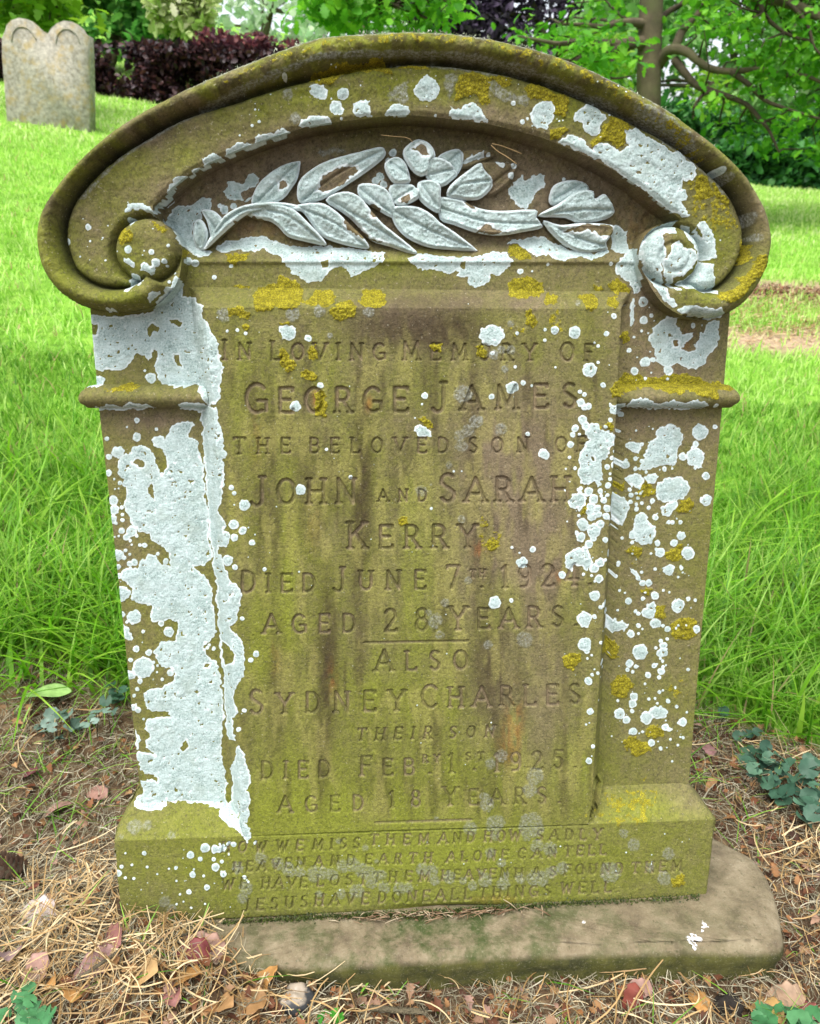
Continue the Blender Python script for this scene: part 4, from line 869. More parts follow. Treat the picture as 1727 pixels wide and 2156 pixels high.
def slabmat():
    m,nt=newmat('base_slab_stone');T=NT(nt);T.co=T.n('ShaderNodeTexCoord').outputs['Object']
    xyz=T.n('ShaderNodeSeparateXYZ',{0:T.co})
    c=T.ramp(T.noise(26,6,.7),[(.3,(.10,.078,.05)),(.5,(.20,.162,.10)),(.72,(.30,.25,.165))])
    gm=T.m('MULTIPLY',T.m('SUBTRACT',T.noise(16,6,.7),.45),6,clamp=True)
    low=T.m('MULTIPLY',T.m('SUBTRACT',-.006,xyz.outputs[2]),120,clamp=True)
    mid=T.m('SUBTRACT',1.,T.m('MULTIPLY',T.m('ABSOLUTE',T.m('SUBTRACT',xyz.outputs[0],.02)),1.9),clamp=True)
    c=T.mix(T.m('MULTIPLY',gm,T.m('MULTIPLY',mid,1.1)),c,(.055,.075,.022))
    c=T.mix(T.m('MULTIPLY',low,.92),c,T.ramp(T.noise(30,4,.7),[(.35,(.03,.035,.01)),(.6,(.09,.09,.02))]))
    sp=T.m('MULTIPLY',T.m('SUBTRACT',T.noise(130,5,.75),.56),9,clamp=True);c=T.mix(T.m('MULTIPLY',sp,.7),c,(.07,.07,.03));sp=T.m('MULTIPLY',T.m('SUBTRACT',T.noise(330,3,.7),.57),9,clamp=True);c=T.mix(T.m('MULTIPLY',sp,.3),c,(.32,.30,.22))
    # splash of white droppings
    wrp=T.n('ShaderNodeTexNoise',{'Scale':90.,'Detail':3.,'Vector':T.co});vw=T.n('ShaderNodeVectorMath',{0:wrp.outputs['Color'],1:(.5,.5,.5)},operation='SUBTRACT')
    vs=T.n('ShaderNodeVectorMath',{0:vw.outputs[0],'Scale':.02},operation='SCALE');va=T.n('ShaderNodeVectorMath',{0:T.co,1:vs.outputs[0]},operation='ADD')
    tot=None
    for px_,py_,r_ in ((1456,1983,.0062),(1463,1972,.0066),(1472,1976,.0052),(1462,1990,.005),(1479,1958,.0042),(1483,1947,.0042),(1450,1975,.0042),(1228,1943,.0035)):
        b_=unp2(px_,py_);dd=T.n('ShaderNodeVectorMath',{0:va.outputs[0],1:(b_[0],b_[1],0)},operation='DISTANCE').outputs['Value']
        q_=T.m('MULTIPLY',T.m('SUBTRACT',r_,dd),900,clamp=True);tot=q_ if tot is None else T.m('MAXIMUM',tot,q_)
    wm=T.m('MULTIPLY',tot,T.m('MULTIPLY',T.m('SUBTRACT',T.noise(260,3,.7),.42),12,clamp=True));c=T.mix(wm,c,(.85,.85,.86))
    bp=T.n('ShaderNodeBump',{'Strength':.9,'Distance':.004,'Height':T.noise(120,7,.8)})
    b=T.n('ShaderNodeBsdfPrincipled',{'Base Color':c,'Roughness':.9,'Specular IOR Level':.15,'Normal':bp.outputs[0]})
    o=T.n('ShaderNodeOutputMaterial');nt.links.new(b.outputs[0],o.inputs[0]);return m
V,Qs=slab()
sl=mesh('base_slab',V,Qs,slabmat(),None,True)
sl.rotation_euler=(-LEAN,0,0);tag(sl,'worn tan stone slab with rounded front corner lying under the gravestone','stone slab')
# ---------------------------------------------------------------- plants: shared shapes
def rotm(yaw,pitch,roll):
    cy,sy,cp,sp_,cr_,sr=np.cos(yaw),np.sin(yaw),np.cos(pitch),np.sin(pitch),np.cos(roll),np.sin(roll)
    z=np.zeros_like(cy);o=z+1
    Rz=np.stack([cy,-sy,z,sy,cy,z,z,z,o],-1).reshape(-1,3,3);Rx=np.stack([o,z,z,z,cp,-sp_,z,sp_,cp],-1).reshape(-1,3,3);Ry=np.stack([cr_,z,sr,z,o,z,-sr,z,cr_],-1).reshape(-1,3,3)
    return Rz@Rx@Ry
def scatter(name,tv,tf,pos,R,s,mat,parent=None,smooth=True):
    n=len(pos);k=len(tv)
    V=np.einsum('nij,kj->nki',R,tv)*np.reshape(s,(n,1,-1))+pos[:,None]
    Q=[(f[None]+np.arange(n)[:,None]*k).reshape(n,-1) for f in tf]
    d={}
    for q in Q:d.setdefault(q.shape[1],[]).append(q)
    return mesh(name,V.reshape(-1,3),[np.concatenate(x) for x in d.values()],mat,parent,smooth)
def blade_leaf(prof,curl=.25,fold=.25):
    """leaf from half-widths along its length: quads either side of the midrib"""
    V=[];n=len(prof)
    for i,(y,w_) in enumerate(prof):
        z=-curl*y*y
        V+=[(-w_,y,z+fold*w_),(0,y,z),(w_,y,z+fold*w_)]
    Fq=[]
    for i in range(n-1):
        a=3*i;Fq+=[np.array([a,a+1,a+4,a+3]),np.array([a+1,a+2,a+5,a+4])]
    return np.array(V),Fq
OAK=blade_leaf([(0,.01),(.12,.10),(.22,.20),(.30,.13),(.42,.30),(.52,.17),(.66,.34),(.76,.20),(.88,.22),(1,.03)])
OVAL=blade_leaf([(0,.01),(.25,.24),(.55,.3),(.85,.16),(1,.01)])
DIA=blade_leaf([(0,.02),(.45,.32),(1,.02)])
DEAD=blade_leaf([(0,.02),(.1,.16),(.2,.34),(.27,.2),(.42,.42),(.52,.22),(.68,.36),(.78,.16),(.9,.14),(1,.02)],.55,.55)
def roundleaf(n=18,sc_=.12):
    V=[(0,0,0)];
    for i in range(n):
        a=math.radians(-70+ i*320/(n-1)+ -20) ;r=1-sc_*(i%2)
        V.append((math.cos(a+math.pi/2+.0)*r,math.sin(a+math.pi/2)*r,.12*math.sin(3*a)+.1*r))
    return np.array(V),[np.array([0,i,i+1]) for i in range(1,n)]
ROUND=roundleaf()
def inpoly_pts(poly,n,seed):
    g=np.random.default_rng(seed);p=W_('P',poly);out=[];c=0
    while c<n:
        x=g.uniform(p[:,0].min(),p[:,0].max(),n*2);y=g.uniform(p[:,1].min(),p[:,1].max(),n*2);k=inside(x,y,p);out.append(np.stack([x[k],y[k]],1));c+=k.sum()
    return np.concatenate(out)[:n],g
RM=RW@M.T
def P2W(pts,dist):
    r=np.stack([(pts[:,0]-PX0)/F,(PY0-pts[:,1])/F,np.ones(len(pts))],1)@RM.T
    return CW+r*(dist/r[:,1])[:,None]
def cloud(name,poly,n,d0,d1,tpl,size,mat,parent,seed,clump=.5,cs=.9,drop=0.):
    pts,g=inpoly_pts(poly,int(n*1.7),seed);d=g.uniform(d0,d1,len(pts));W=P2W(pts,d)
    nn=fbm(W[:,0]+W[:,1]*.6,W[:,2]+W[:,1]*.5,cs,3,seed);keep=nn>np.quantile(nn,min(.42,clump*.42/.5));W=W[keep][:n]
    k=len(W);R=rotm(g.uniform(0,6.28,k),g.normal(.2-drop,.7,k),g.normal(0,.7,k))
    return scatter(name,tpl[0],tpl[1],W,R,size*g.uniform(.6,1.3,k),mat,parent)
GRN=lambda n,a,b,c_,**k:leafmat(n,[(0,a),(.5,b),(1,c_)],**k)
M_oak=GRN('oak_leaf',(.06,.26,.014),(.12,.42,.022),(.26,.62,.04),trans=.5,nscale=1.5)
M_light=GRN('pale_green_leaf',(.16,.42,.10),(.28,.58,.16),(.50,.78,.30),trans=.55,nscale=1.2)
M_mid=GRN('mid_green_leaf',(.07,.30,.05),(.14,.44,.07),(.26,.58,.11),trans=.5,nscale=1.2,var=.45)
M_dark=GRN('dark_shrub_leaf',(.015,.08,.02),(.04,.18,.035),(.08,.28,.05),trans=.3,nscale=2)
M_cream=GRN('variegated_leaf',(.36,.58,.12),(.70,.80,.34),(.88,.88,.60),trans=.4,nscale=2)
M_hazy=GRN('haze_pale_leaf',(.44,.68,.40),(.62,.80,.54),(.84,.92,.74),trans=.5,nscale=.8)  # distance haze is put into the leaf colour, no air is modelled
M_lime=GRN('lime_leaf',(.10,.28,.012),(.18,.42,.02),(.30,.52,.03),trans=.55,nscale=3)
M_copper=GRN('copper_beech_leaf',(.026,.015,.020),(.055,.027,.032),(.13,.05,.045),trans=.25,nscale=2.5,var=.5,rough=.4)
M_redcop=GRN('young_copper_leaf',(.06,.018,.03),(.14,.045,.06),(.26,.08,.07),trans=.4,nscale=3)
M_purple=GRN('purple_leaf',(.04,.028,.055),(.085,.06,.11),(.17,.13,.21),trans=.3,nscale=1.5)
M_bark=rockmat('bark',(.075,.062,.04),(.15,.125,.075),(.10,.11,.045),9,.9,dist=.02)
M_twig=rockmat('dark_twig',(.035,.028,.018),(.07,.055,.035),(.05,.045,.02),20,.5)
# ---------------------------------------------------------------- background
# double-headed stone behind, to the left
bgs=empty('headstone');dD=7.75
def traced_block(name,p,dist,th,mat,parent,loc,bev=.012):
    W=P2W(p,np.full(len(p),dist))-loc
    c=W.mean(0);n=len(W);back=W+np.array([.01,th,.0]);fr=W.copy();inn=c+(W-c)*.985;inn[:,1]-=bev
    V=np.concatenate([inn,fr,back,(c+(back-c)*.98)+[0,bev,0]])
    i=np.arange(n);j=(i+1)%n;Q=np.concatenate([np.stack([k*n+i,k*n+j,(k+1)*n+j,(k+1)*n+i],1) for k in range(3)])
    return mesh(name,V,[Q,i[None][:, ::-1],(3*n+i)[None]],mat,parent,False)
p=W_('P','4,120 4,78 10,66 14,52 24,42 40,37 56,40 68,50 78,60 90,66 97,80 102,70 110,58 122,48 136,43 152,46 166,57 172,68 186,76 188,120 190,200 191,290 17,290 10,190')
loc=at(105,262,dD);bgs.location=loc
M_bg=rockmat('pale_lichened_stone',(.30,.28,.215),(.66,.63,.52),(.55,.42,.17),34,1.,dist=.02)
traced_block('slab',p,dD,.11,M_bg,bgs,loc)
for q in ('24,88 26,70 36,58 52,57 66,66 76,84','118,92 120,74 132,62 148,62 162,74 168,92'):
    mb=MB();pp=smoothp(W_('P',q),3,False);W=P2W(pp,np.full(len(pp),dD-.016))-loc;mb.tube(W,.005,6);mb.build('carved_arch',M_bg,bgs)
tag(bgs,'pale double-headed gravestone standing in the lawn before the dark hedge','headstone')
def tree(name,label,cat,base,trunk_pts,trunk_r,mat=M_bark):
    r=empty(name,base);tag(r,label,cat)
    if trunk_pts is not None:
        mb=MB();mb.tube(np.array(trunk_pts)-base,trunk_r,10,.12);mb.build('trunk',mat,r)
    return r
def wcloud(name,parent,*a,**k):
    o=cloud(name,*a,parent=None,**k) if False else None
def crown(parent,name,poly,n,d0,d1,tpl,size,mat,seed,**k):
    o=cloud(name,poly,n,d0,d1,tpl,size,mat,None,seed,**k);
    o.data.transform(Matrix.Translation(-Vector(parent.location)));o.parent=parent;return o
def gnd(px,dist):
    q=at(px,400,dist);q[2]=terr(q[0],q[1]);return q
def simple_tree(name,label,cat,px,dist,poly,n,tpl,size,mat,seed,dep=1.5,tr=.12,top=60,**k):
    b=gnd(px,dist+dep*.5);t=at(px+10,top,dist+dep*.5)
    g=np.random.default_rng(seed);pts=[b+(t-b)*f+np.array([g.normal(0,.04),g.normal(0,.04),0]) for f in (0,.25,.5,.75,1)]
    r=tree(name,label,cat,b,pts,np.linspace(tr,tr*.4,5))
    # a few limbs inside the crown
    pp=W_('P',poly);mb=MB()
    for i in range(7):
        e=P2W(np.array([[g.uniform(pp[:,0].min(),pp[:,0].max()),g.uniform(pp[:,1].min(),pp[:,1].max())]]),np.array([g.uniform(dist,dist+dep)]))[0]
        s_=pts[g.integers(2,5)];mb.tube(np.array([s_,s_*.5+e*.5+[0,0,.1],e])-b,[tr*.35,tr*.2,tr*.08],5)
    mb.build('limb',M_bark,r)
    crown(r,'crown',poly,n,dist,dist+dep,tpl,size,mat,seed,**k);return r
simple_tree('distant_tree','hazy pale green tree farthest off in the bright gap at top left','tree',560,24,'380,-220 980,-220 960,60 700,125 560,120 380,90',3000,DIA,.30,M_hazy,11,dep=4,tr=.2,top=20,clump=.6,cs=1.3)
simple_tree('distant_tree','pale hazy tree behind the copper hedge beside the top of the arch','tree',760,22,'600,-60 900,-200 960,20 900,110 640,120',1500,DIA,.25,M_hazy,12,dep=3,tr=.2,top=20,clump=.6,cs=1.)
simple_tree('maple_tree','mid green bushy tree rising over the hedge at left','tree',250,13.5,'120,-160 420,-160 420,60 400,98 300,112 200,118 150,80 -60,118 -60,-100',7000,OAK,.17,M_mid,13,dep=1.8,cs=.8)
simple_tree('variegated_shrub','cream and yellow leaved shrub between the green trees above the hedge','shrub',385,12.9,'300,-60 440,-60 445,40 420,75 370,66 330,60',1500,OAK,.16,M_cream,14,dep=.8,tr=.05,top=40,clump=.75,cs=.5)
simple_tree('copper_beech','dark purple beech tree behind the top right of the arch','tree',1130,17,'850,-200 1390,-200 1400,120 1300,140 1180,150 990,135 860,110',19000,OVAL,.15,M_purple,15,dep=2.5,tr=.2,top=40,clump=.45,cs=1.)
simple_tree('pale_green_tree','light green tree filling the gap right of the oak trunk','tree',1540,15,'1180,60 1390,-200 1950,-200 1950,350 1400,350 1200,260',8500,OAK,.20,M_light,16,dep=2.2,tr=.15,top=120,clump=.6,cs=1.)
simple_tree('mid_green_tree','darker green tree behind the oak at the far right','tree',1690,17.5,'1250,-200 1950,-200 1950,360 1300,340',2600,OAK,.26,M_mid,17,dep=2,tr=.2,top=40,clump=.4,cs=1.2)
# hedges
def hedge(name,label,poly,n,d0,d1,size,mat,seed,px,cs=.5,tpl=OVAL):
    b=gnd(px,d0);r=empty(name,b);tag(r,label,'hedge');crown(r,'foliage',poly,n,d0,d1,tpl,size,mat,seed,clump=.25,cs=cs)
    return r
hg=hedge('copper_hedge','clipped dark copper hedge running behind the pale double gravestone','-420,95 190,92 320,92 440,98 560,104 760,118 760,262 430,258 250,250 190,252 -420,262',48000,10.6,11.2,.08,M_copper,21,200)
simple_tree('copper_shrub','feathery red-purple shrub standing above the hedge beside the arch','shrub',500,10.7,'400,120 415,72 450,64 490,78 540,72 600,84 640,98 660,150 420,150',1500,OVAL,.085,M_redcop,22,dep=.5,tr=.03,top=100,clump=.4,cs=.25)
hedge('laurel_shrub','low dark green shrubs along the lawn edge at right','1490,318 1600,300 1727,305 1950,296 1950,402 1727,398 1580,400 1480,396',6500,12.4,13.2,.15,M_dark,23,1650)
hedge('woodland_edge','deep green undergrowth behind the low shrubs under the oak','1380,205 1500,235 1600,250 1727,240 1950,230 1950,350 1400,350',4500,13.8,14.8,.17,M_dark,24,1560,cs=.8,tpl=OAK)['category']='undergrowth'
# white pole glimpsed over the arch
q=at(863,60,20.);b=gnd(863,20.);mb=MB();mb.tube([b,at(862,-60,20.)],.07,10);o=mb.build('pole',rockmat('white_paint',(.75,.75,.73),(.82,.82,.8),(.7,.7,.66),3,.1));tag(o,'thin white pole seen in the leaves above the top of the arch','pole')
# the young oak
D0=8.6
ob=gnd(1366,D0)
def PL(s,d):
    p=W_('P',s);d=np.linspace(d[0],d[1],len(p)) if isinstance(d,tuple) else np.full(len(p),d)
    return P2W(p,d)
tk_=np.concatenate([PL('1374,-420 1373,-200 1372,-60 1371,0 1369,60 1367,120 1366,170 1365,230 1364,290',D0)[::-1]])
tk_=np.concatenate([[ob-[0,0,.1]],tk_])
oak=tree('oak_tree','young oak with bare lower trunk and spreading limbs at upper right','tree',ob,tk_,np.array([.15,.128,.120,.118,.118,.118,.114,.105,.08,.05]))
BR=[('1385,135 1402,112 1420,103 1445,108 1470,128 1500,145 1540,150 1600,146 1660,158 1700,160 1760,190',(D0,7.6),[.07,.055,.048,.042,.036,.032,.028,.024,.02,.016,.01]),
('1420,125 1440,150 1465,178 1500,192 1540,205 1575,222 1600,250 1620,275 1640,320',(8.4,7.6),[.04,.038,.034,.03,.026,.022,.02,.015,.008]),
('1385,-60 1500,-30 1600,-8 1660,5 1700,22 1780,60',(D0,7.4),[.08,.06,.05,.045,.04,.03]),
('1360,52 1330,46 1300,48 1270,56 1230,52 1180,50',(D0,7.9),[.05,.036,.03,.024,.018,.01]),
('1360,92 1330,88 1300,92 1260,90 1220,86 1180,92 1130,84 1090,76',(D0,7.6),[.07,.05,.04,.034,.028,.02,.015,.006]),
('1335,92 1305,100 1270,112 1230,118 1200,128 1170,122',(8.4,7.8),[.045,.036,.03,.024,.016,.008]),
('1310,98 1298,118 1285,135 1278,152 1290,165 1330,160',(8.3,8.0),[.028,.024,.02,.016,.012,.006]),
('1500,192 1480,200 1462,225 1460,250',(8.0,7.8),[.02,.016,.012,.008]),
('1540,150 1580,180 1610,210 1660,230 1727,250',(8.0,7.4),[.03,.024,.018,.014,.01]),
('1420,105 1440,60 1470,30 1500,-30',(8.5,8.9),[.05,.04,.03,.02]),
('1385,60 1400,30 1440,5 1480,-40',(8.6,9.),[.04,.03,.025,.02]),
('1600,0 1610,30 1640,60 1680,80 1740,90',(7.9,7.5),[.025,.02,.016,.012,.01]),
('1660,5 1700,50 1715,100 1750,130',(7.6,7.4),[.02,.016,.012,.01])]
tips=[]
for s_,d_,r_ in BR:
    w_=PL(s_,d_);mb=MB();ww=smoothp(w_,3,False);rr=np.interp(np.linspace(0,1,len(ww)),np.linspace(0,1,len(r_)),r_);mb.tube(ww-ob,rr,7,.15);mb.build('branch',M_bark if r_[0]>.045 else M_twig,oak)
    tips+=list(ww[3:])
tips=np.array(tips)
def sprays(parent,base,polys,ncl,per,rad,dr,size,mat,tips,seed,tpl=OAK,name='foliage'):
    mb=MB();P_=[];g=np.random.default_rng(seed)
    for (poly,k_) in polys:
        pts,_=inpoly_pts(poly,k_,seed+k_);d=g.uniform(dr[0],dr[1],len(pts));C_=P2W(pts,d)
        for c in C_:
            n=g.integers(per//2,per);q=c+g.normal(0,1,(n,3))*[rad,rad,rad*.45];P_.append(q)
            if len(tips):
                t_=tips[np.argmin(((tips-c)**2).sum(1))];
                if np.linalg.norm(t_-c)<1.3:mb.tube(np.array([t_,(t_+c)/2+g.normal(0,.05,3),c])-base,[.011,.008,.004],4)
    P_=np.concatenate(P_);k=len(P_);R=rotm(g.uniform(0,6.28,k),g.normal(-.15,.45,k),g.normal(0,.45,k))
    scatter(name,tpl[0],tpl[1],P_-base,R,size*g.uniform(.6,1.25,k),mat,parent)
    if mb.n:mb.build('twigs',M_twig,parent)
sprays(oak,ob,[('1450,-120 1900,-120 1900,90 1727,110 1600,95 1500,90 1460,40',100),('1560,100 1900,60 1900,240 1650,240 1570,140',42),('1600,260 1800,230 1800,330 1650,330 1610,300',10),('1500,210 1590,240 1630,300 1560,280',6),
 ('1190,100 1290,75 1300,150 1270,170 1230,150',15),('1080,66 1200,40 1270,70 1200,100 1090,84',8),('1200,-60 1290,-60 1290,30 1250,30',5)],0,34,.14,(7.4,9.2),.10,M_oak,tips,31)
M_oak2=GRN('sunlit_oak_leaf',(.12,.32,.02),(.20,.45,.03),(.34,.58,.05),trans=.55)  # paler copy of the oak leaf, sunlight painted into its colour
sprays(oak,ob,[('1180,90 1310,70 1320,190 1290,200 1190,130',20),('1420,150 1560,170 1540,240 1430,220',7)],0,32,.15,(9.2,10.4),.10,M_oak2,np.zeros((0,3)),33,name='sunlit_foliage')
# boughs hanging into the top of the view
def bough(label,spine,d_,polys,per,rad,dr,size,mat,seed):
    w_=smoothp(PL(spine,d_),3,False);b=w_[0];r=empty('tree_branch',b);tag(r,label,'branch')
    mb=MB();mb.tube(w_-b,np.linspace(.03,.008,len(w_)),6,.1);mb.build('limb',M_twig,r);sprays(r,b,polys,0,per,rad,dr,size,mat,w_,seed)
bough('oak bough with bright green leaves hanging over the top of the arch','690,-160 720,-60 760,-20 830,10 880,30',(6.6,6.2),[('640,-60 960,-60 960,25 880,68 800,62 700,40 650,20',62)],24,.11,(6.,7.),.10,M_oak,41)
bough('lime green bough hanging in the top left corner','-60,-140 0,-70 50,-30 110,10',(8.9,8.6),[('-60,-60 140,-60 142,24 112,42 60,46 0,30 -60,40',42)],24,.14,(8.2,9.2),.15,M_lime,42)
# ---------------------------------------------------------------- turf
M_grass=GRN('grass_blade',(.09,.32,.014),(.24,.56,.035),(.52,.80,.16),trans=.5,nscale=7,rough=.45,dead=.03,var=.45)
M_lawn=GRN('lawn_grass',(.24,.56,.04),(.42,.76,.10),(.68,.88,.30),trans=.45,nscale=1.6,rough=.5,dead=.03,var=.3)
def blades(name,x,y,L,wd,mat,seg,bend,lean,seed,label):
    g=np.random.default_rng(seed);n=len(x);z=terr(x,y)-.006
    az=g.uniform(0,6.28,n);dx,dy=np.cos(az),np.sin(az);sx,sy=-dy,dx
    bd=g.uniform(.15,1,n)*bend;ln=g.uniform(0,1,n)*lean
    V=[]
    for i in range(seg+1):
        t=i/seg;h=L*t*(1-.35*bd*t);o_=L*(ln*t+bd*t*t*.8);wv=wd*(1-t**1.6)*.5+.0002
        px_=x+dx*o_;py_=y+dy*o_;pz=z+h
        V.append(np.stack([px_-sx*wv,py_-sy*wv,pz],-1));V.append(np.stack([px_+sx*wv,py_+sy*wv,pz+wv*.3],-1))
    V=np.stack(V,1);k=2*(seg+1);f=np.array([[2*i,2*i+1,2*i+3,2*i+2] for i in range(seg)])
    Q=(f[None]+(np.arange(n)*k)[:,None,None]).reshape(-1,4)
    o=mesh(name,V.reshape(-1,3),Q,mat,None,True);tag(o,label,'grass',None,'stuff');return o
def wedge(n,y0,y1,seed,p=1.):
    g=np.random.default_rng(seed);y=y0+(y1-y0)*g.random(n)**p;u=g.uniform(-.72,.82,n);x=(y+.75)*u-.05
    k,_=grassmask(x,y);keep=(g.random(n)<k)&(fbm(x,y,.25,3,seed)>.2);return x[keep],y[keep],g
x,y,g=wedge(52000,.12,2.1,51,.75);L=np.clip(g.lognormal(math.log(.075),.4,len(x)),.02,.2)*(1+.35*np.exp(-((y-.8)/.5)**2))*np.interp(np.abs(x),[0,.5,1],[.9,1.15,1])
L=L*np.where(y<.85,1,.62)
blades('grass',x,y,L,g.uniform(.0022,.0062,len(x)),M_grass,4,1.,.45,52,'long bright green turf close behind and beside the gravestone')
x,y,g=wedge(2600,.3,1.35,57);x2=g.uniform(-1.05,-.44,420);y2=.5+.3*g.random(420);x=np.r_[x,x2];y=np.r_[y,y2];k=(np.abs(x)>.42);x,y=x[k],y[k];blades('grass',x,y,g.uniform(.09,.21,len(x)),g.uniform(.005,.0095,len(x)),GRN('coarse_blade',(.12,.36,.015),(.24,.56,.02),(.44,.74,.08),trans=.55,nscale=9,rough=.4),6,1.5,.8,58,'coarse long arching grass blades standing over the turf by the gravestone')
x,y,g=wedge(90000,1.9,6.5,53,.8);blades('grass',x,y,g.uniform(.02,.07,len(x)),g.uniform(.004,.009,len(x)),M_lawn,2,.8,.5,54,'short mown lawn in the middle distance')
x,y,g=wedge(80000,6.,17,55,.8);M_far=GRN('far_lawn_glare',(.34,.56,.09),(.54,.74,.20),(.78,.86,.44),trans=.45,nscale=1.2,rough=.6,var=.25)  # far blades paler: overexposed glare is put into their colour
blades('grass',x,y,g.uniform(.03,.07,len(x)),g.uniform(.012,.025,len(x)),M_far,1,.6,.5,56,'far lawn running up to the hedge and trees')
# ---------------------------------------------------------------- litter
M_straw=GRN('dry_straw',(.22,.13,.05),(.46,.30,.12),(.72,.58,.34),trans=.15,nscale=15,var=.3)
M_clip=GRN('old_grass_clippings',(.10,.085,.045),(.27,.24,.15),(.50,.46,.33),trans=.1,nscale=15)
M_dead=leafmat('dead_leaf',[(0,(.05,.022,.012)),(.3,(.16,.055,.022)),(.55,(.30,.13,.045)),(.8,(.42,.24,.10)),(1,(.36,.22,.18))],.12,.7,40,.5)
M_crumb=leafmat('brown_crumb',[(0,(.03,.018,.012)),(.5,(.14,.055,.03)),(1,(.36,.17,.08))],0,.9,60)
def litterpts(n,seed,w_=None):
    g=np.random.default_rng(seed);x=g.uniform(-1.,1.,n*4);y=g.uniform(-.45,.62,n*4);k,_=grassmask(x,y);ok=(g.random(len(x))>k*.97)
    ok&=~((np.abs(x)<.41)&(y>-.002))                       # not inside the stone
    onslab=(x>-.24+(y+.02)*-1.2)&(x<.50)&(y>-.082)&(y<.12)
    ok&=~(onslab)
    if w_ is not None:ok&=g.random(len(x))<w_(x,y)
    x,y=x[ok][:n],y[ok][:n];return x,y,g
def strands(name,x,y,g,L,wd,mat,lift,label,flat=.25,cat='dry grass'):
    n=len(x);seg=5;z=terr(x,y)+g.random(n)*lift;az=g.uniform(0,6.28,n);cv=g.normal(0,1.1,n);el=np.abs(g.normal(0,flat,n));t=np.linspace(-.5,.5,seg+1);V=[]
    for ti in t:
        a=az+cv*ti;px_=x+L*ti*np.cos(az+cv*ti*.5);py_=y+L*ti*np.sin(az+cv*ti*.5);pz=np.maximum(z+L*(ti+.2)*el-L*np.abs(cv)*.12*ti*ti,terr(px_,py_)+.001)
        wv=wd*.5*(1-(abs(ti)*1.6)**3*.6);V.append(np.stack([px_+np.sin(a)*wv,py_-np.cos(a)*wv,pz],-1));V.append(np.stack([px_-np.sin(a)*wv,py_+np.cos(a)*wv,pz+wv],-1))
    V=np.stack(V,1);k=2*(seg+1);f=np.array([[2*i,2*i+1,2*i+3,2*i+2] for i in range(seg)]);Q=(f[None]+(np.arange(n)*k)[:,None,None]).reshape(-1,4)
    o=mesh(name,V.reshape(-1,3),Q,mat);tag(o,label,cat,None,'stuff');return o
gold=lambda x,y:np.clip(.05+1.3*np.exp(-((x+.42)/.2)**2-((y+.05)/.13)**2)+.5*np.exp(-((x-.72)/.15)**2-((y-.1)/.15)**2)+.16*(y<-.07),0,1)
x,y,g=litterpts(8500,61,gold);strands('dry_grass',x,y,g,.015+.10*g.random(len(x))**1.8,g.uniform(.0005,.0019,len(x)),M_straw,.02,'golden dry straw strewn round the foot of the gravestone')
x,y,g=litterpts(30000,62);strands('grass_clippings',x,y,g,g.uniform(.008,.045,len(x)),g.uniform(.0004,.0011,len(x)),M_clip,.014,'grey brown old grass clippings matted over the soil',.2)
def flakes(name,tpl,x,y,g,s_,mat,lift,label,tilt=.5,cat='leaf litter'):
    n=len(x);pos=np.stack([x,y,terr(x,y)+g.random(n)*lift],1);R=rotm(g.uniform(0,6.28,n),g.normal(0,tilt,n),g.normal(0,tilt,n))
    o=scatter(name,tpl[0],tpl[1],pos,R,s_,mat);tag(o,label,cat,None,'stuff');return o
x,y,g=litterpts(4200,63,lambda x,y:np.clip(.25+.9*np.exp(-((x+.12)/.3)**2-((y+.14)/.06)**2)+.4*(x>.5)*(y<.3),0,1));flakes('leaf_litter',DEAD,x,y,g,g.uniform(.005,.019,len(x)),M_dead,.013,'crumbled brown leaf litter among the straw')
x,y,g=litterpts(16000,64,lambda x,y:np.clip(.35+.8*(y<-.06)*(x>-.2)+.5*(x>.4),0,1));flakes('bark_crumbs',DIA,x,y,g,g.uniform(.002,.008,len(x)),M_crumb,.008,'rusty brown crumbs of bark and soil on the ground',.9,'soil crumbs')
x,y,g=litterpts(1500,65,lambda x,y:np.clip(.3+(np.abs(x)>.4)*(y>.2)*1.,0,1));
blades('grass',x,y,g.uniform(.015,.06,len(x)),g.uniform(.001,.003,len(x)),M_grass,3,1.2,.9,66,'scattered thin green grass shoots in the litter')
# straws and crumbs on bare patches of the lawn
g=np.random.default_rng(67);n=6000;qa,qb=BAREQ[0][0],BAREQ[1][0];f_=g.random(n);x=qa[0]*f_+qb[0]*(1-f_)+.3+g.normal(0,.5,n);y=qa[1]*f_+qb[1]*(1-f_)+g.normal(0,.12,n);strands('dry_grass',x,y,g,g.uniform(.02,.06,n),g.uniform(.002,.005,n),M_straw,.01,'dead straw on the bare patch of lawn at right')
g=np.random.default_rng(69);n=7000;qa=BAREQ[0][0];x=qa[0]+.3+g.normal(0,.55,n);y=qa[1]+g.normal(0,.13,n)-.15*g.random(n);flakes_=np.stack([x,y,terr(x,y)+g.random(n)*.008],1);o=scatter('bark_crumbs',DIA[0],DIA[1],flakes_,rotm(g.uniform(0,6.28,n),g.normal(0,.9,n),g.normal(0,.9,n)),g.uniform(.005,.02,n),M_crumb);tag(o,'dark clods and crumbs of earth on the bare patch of lawn','soil crumbs',None,'stuff')
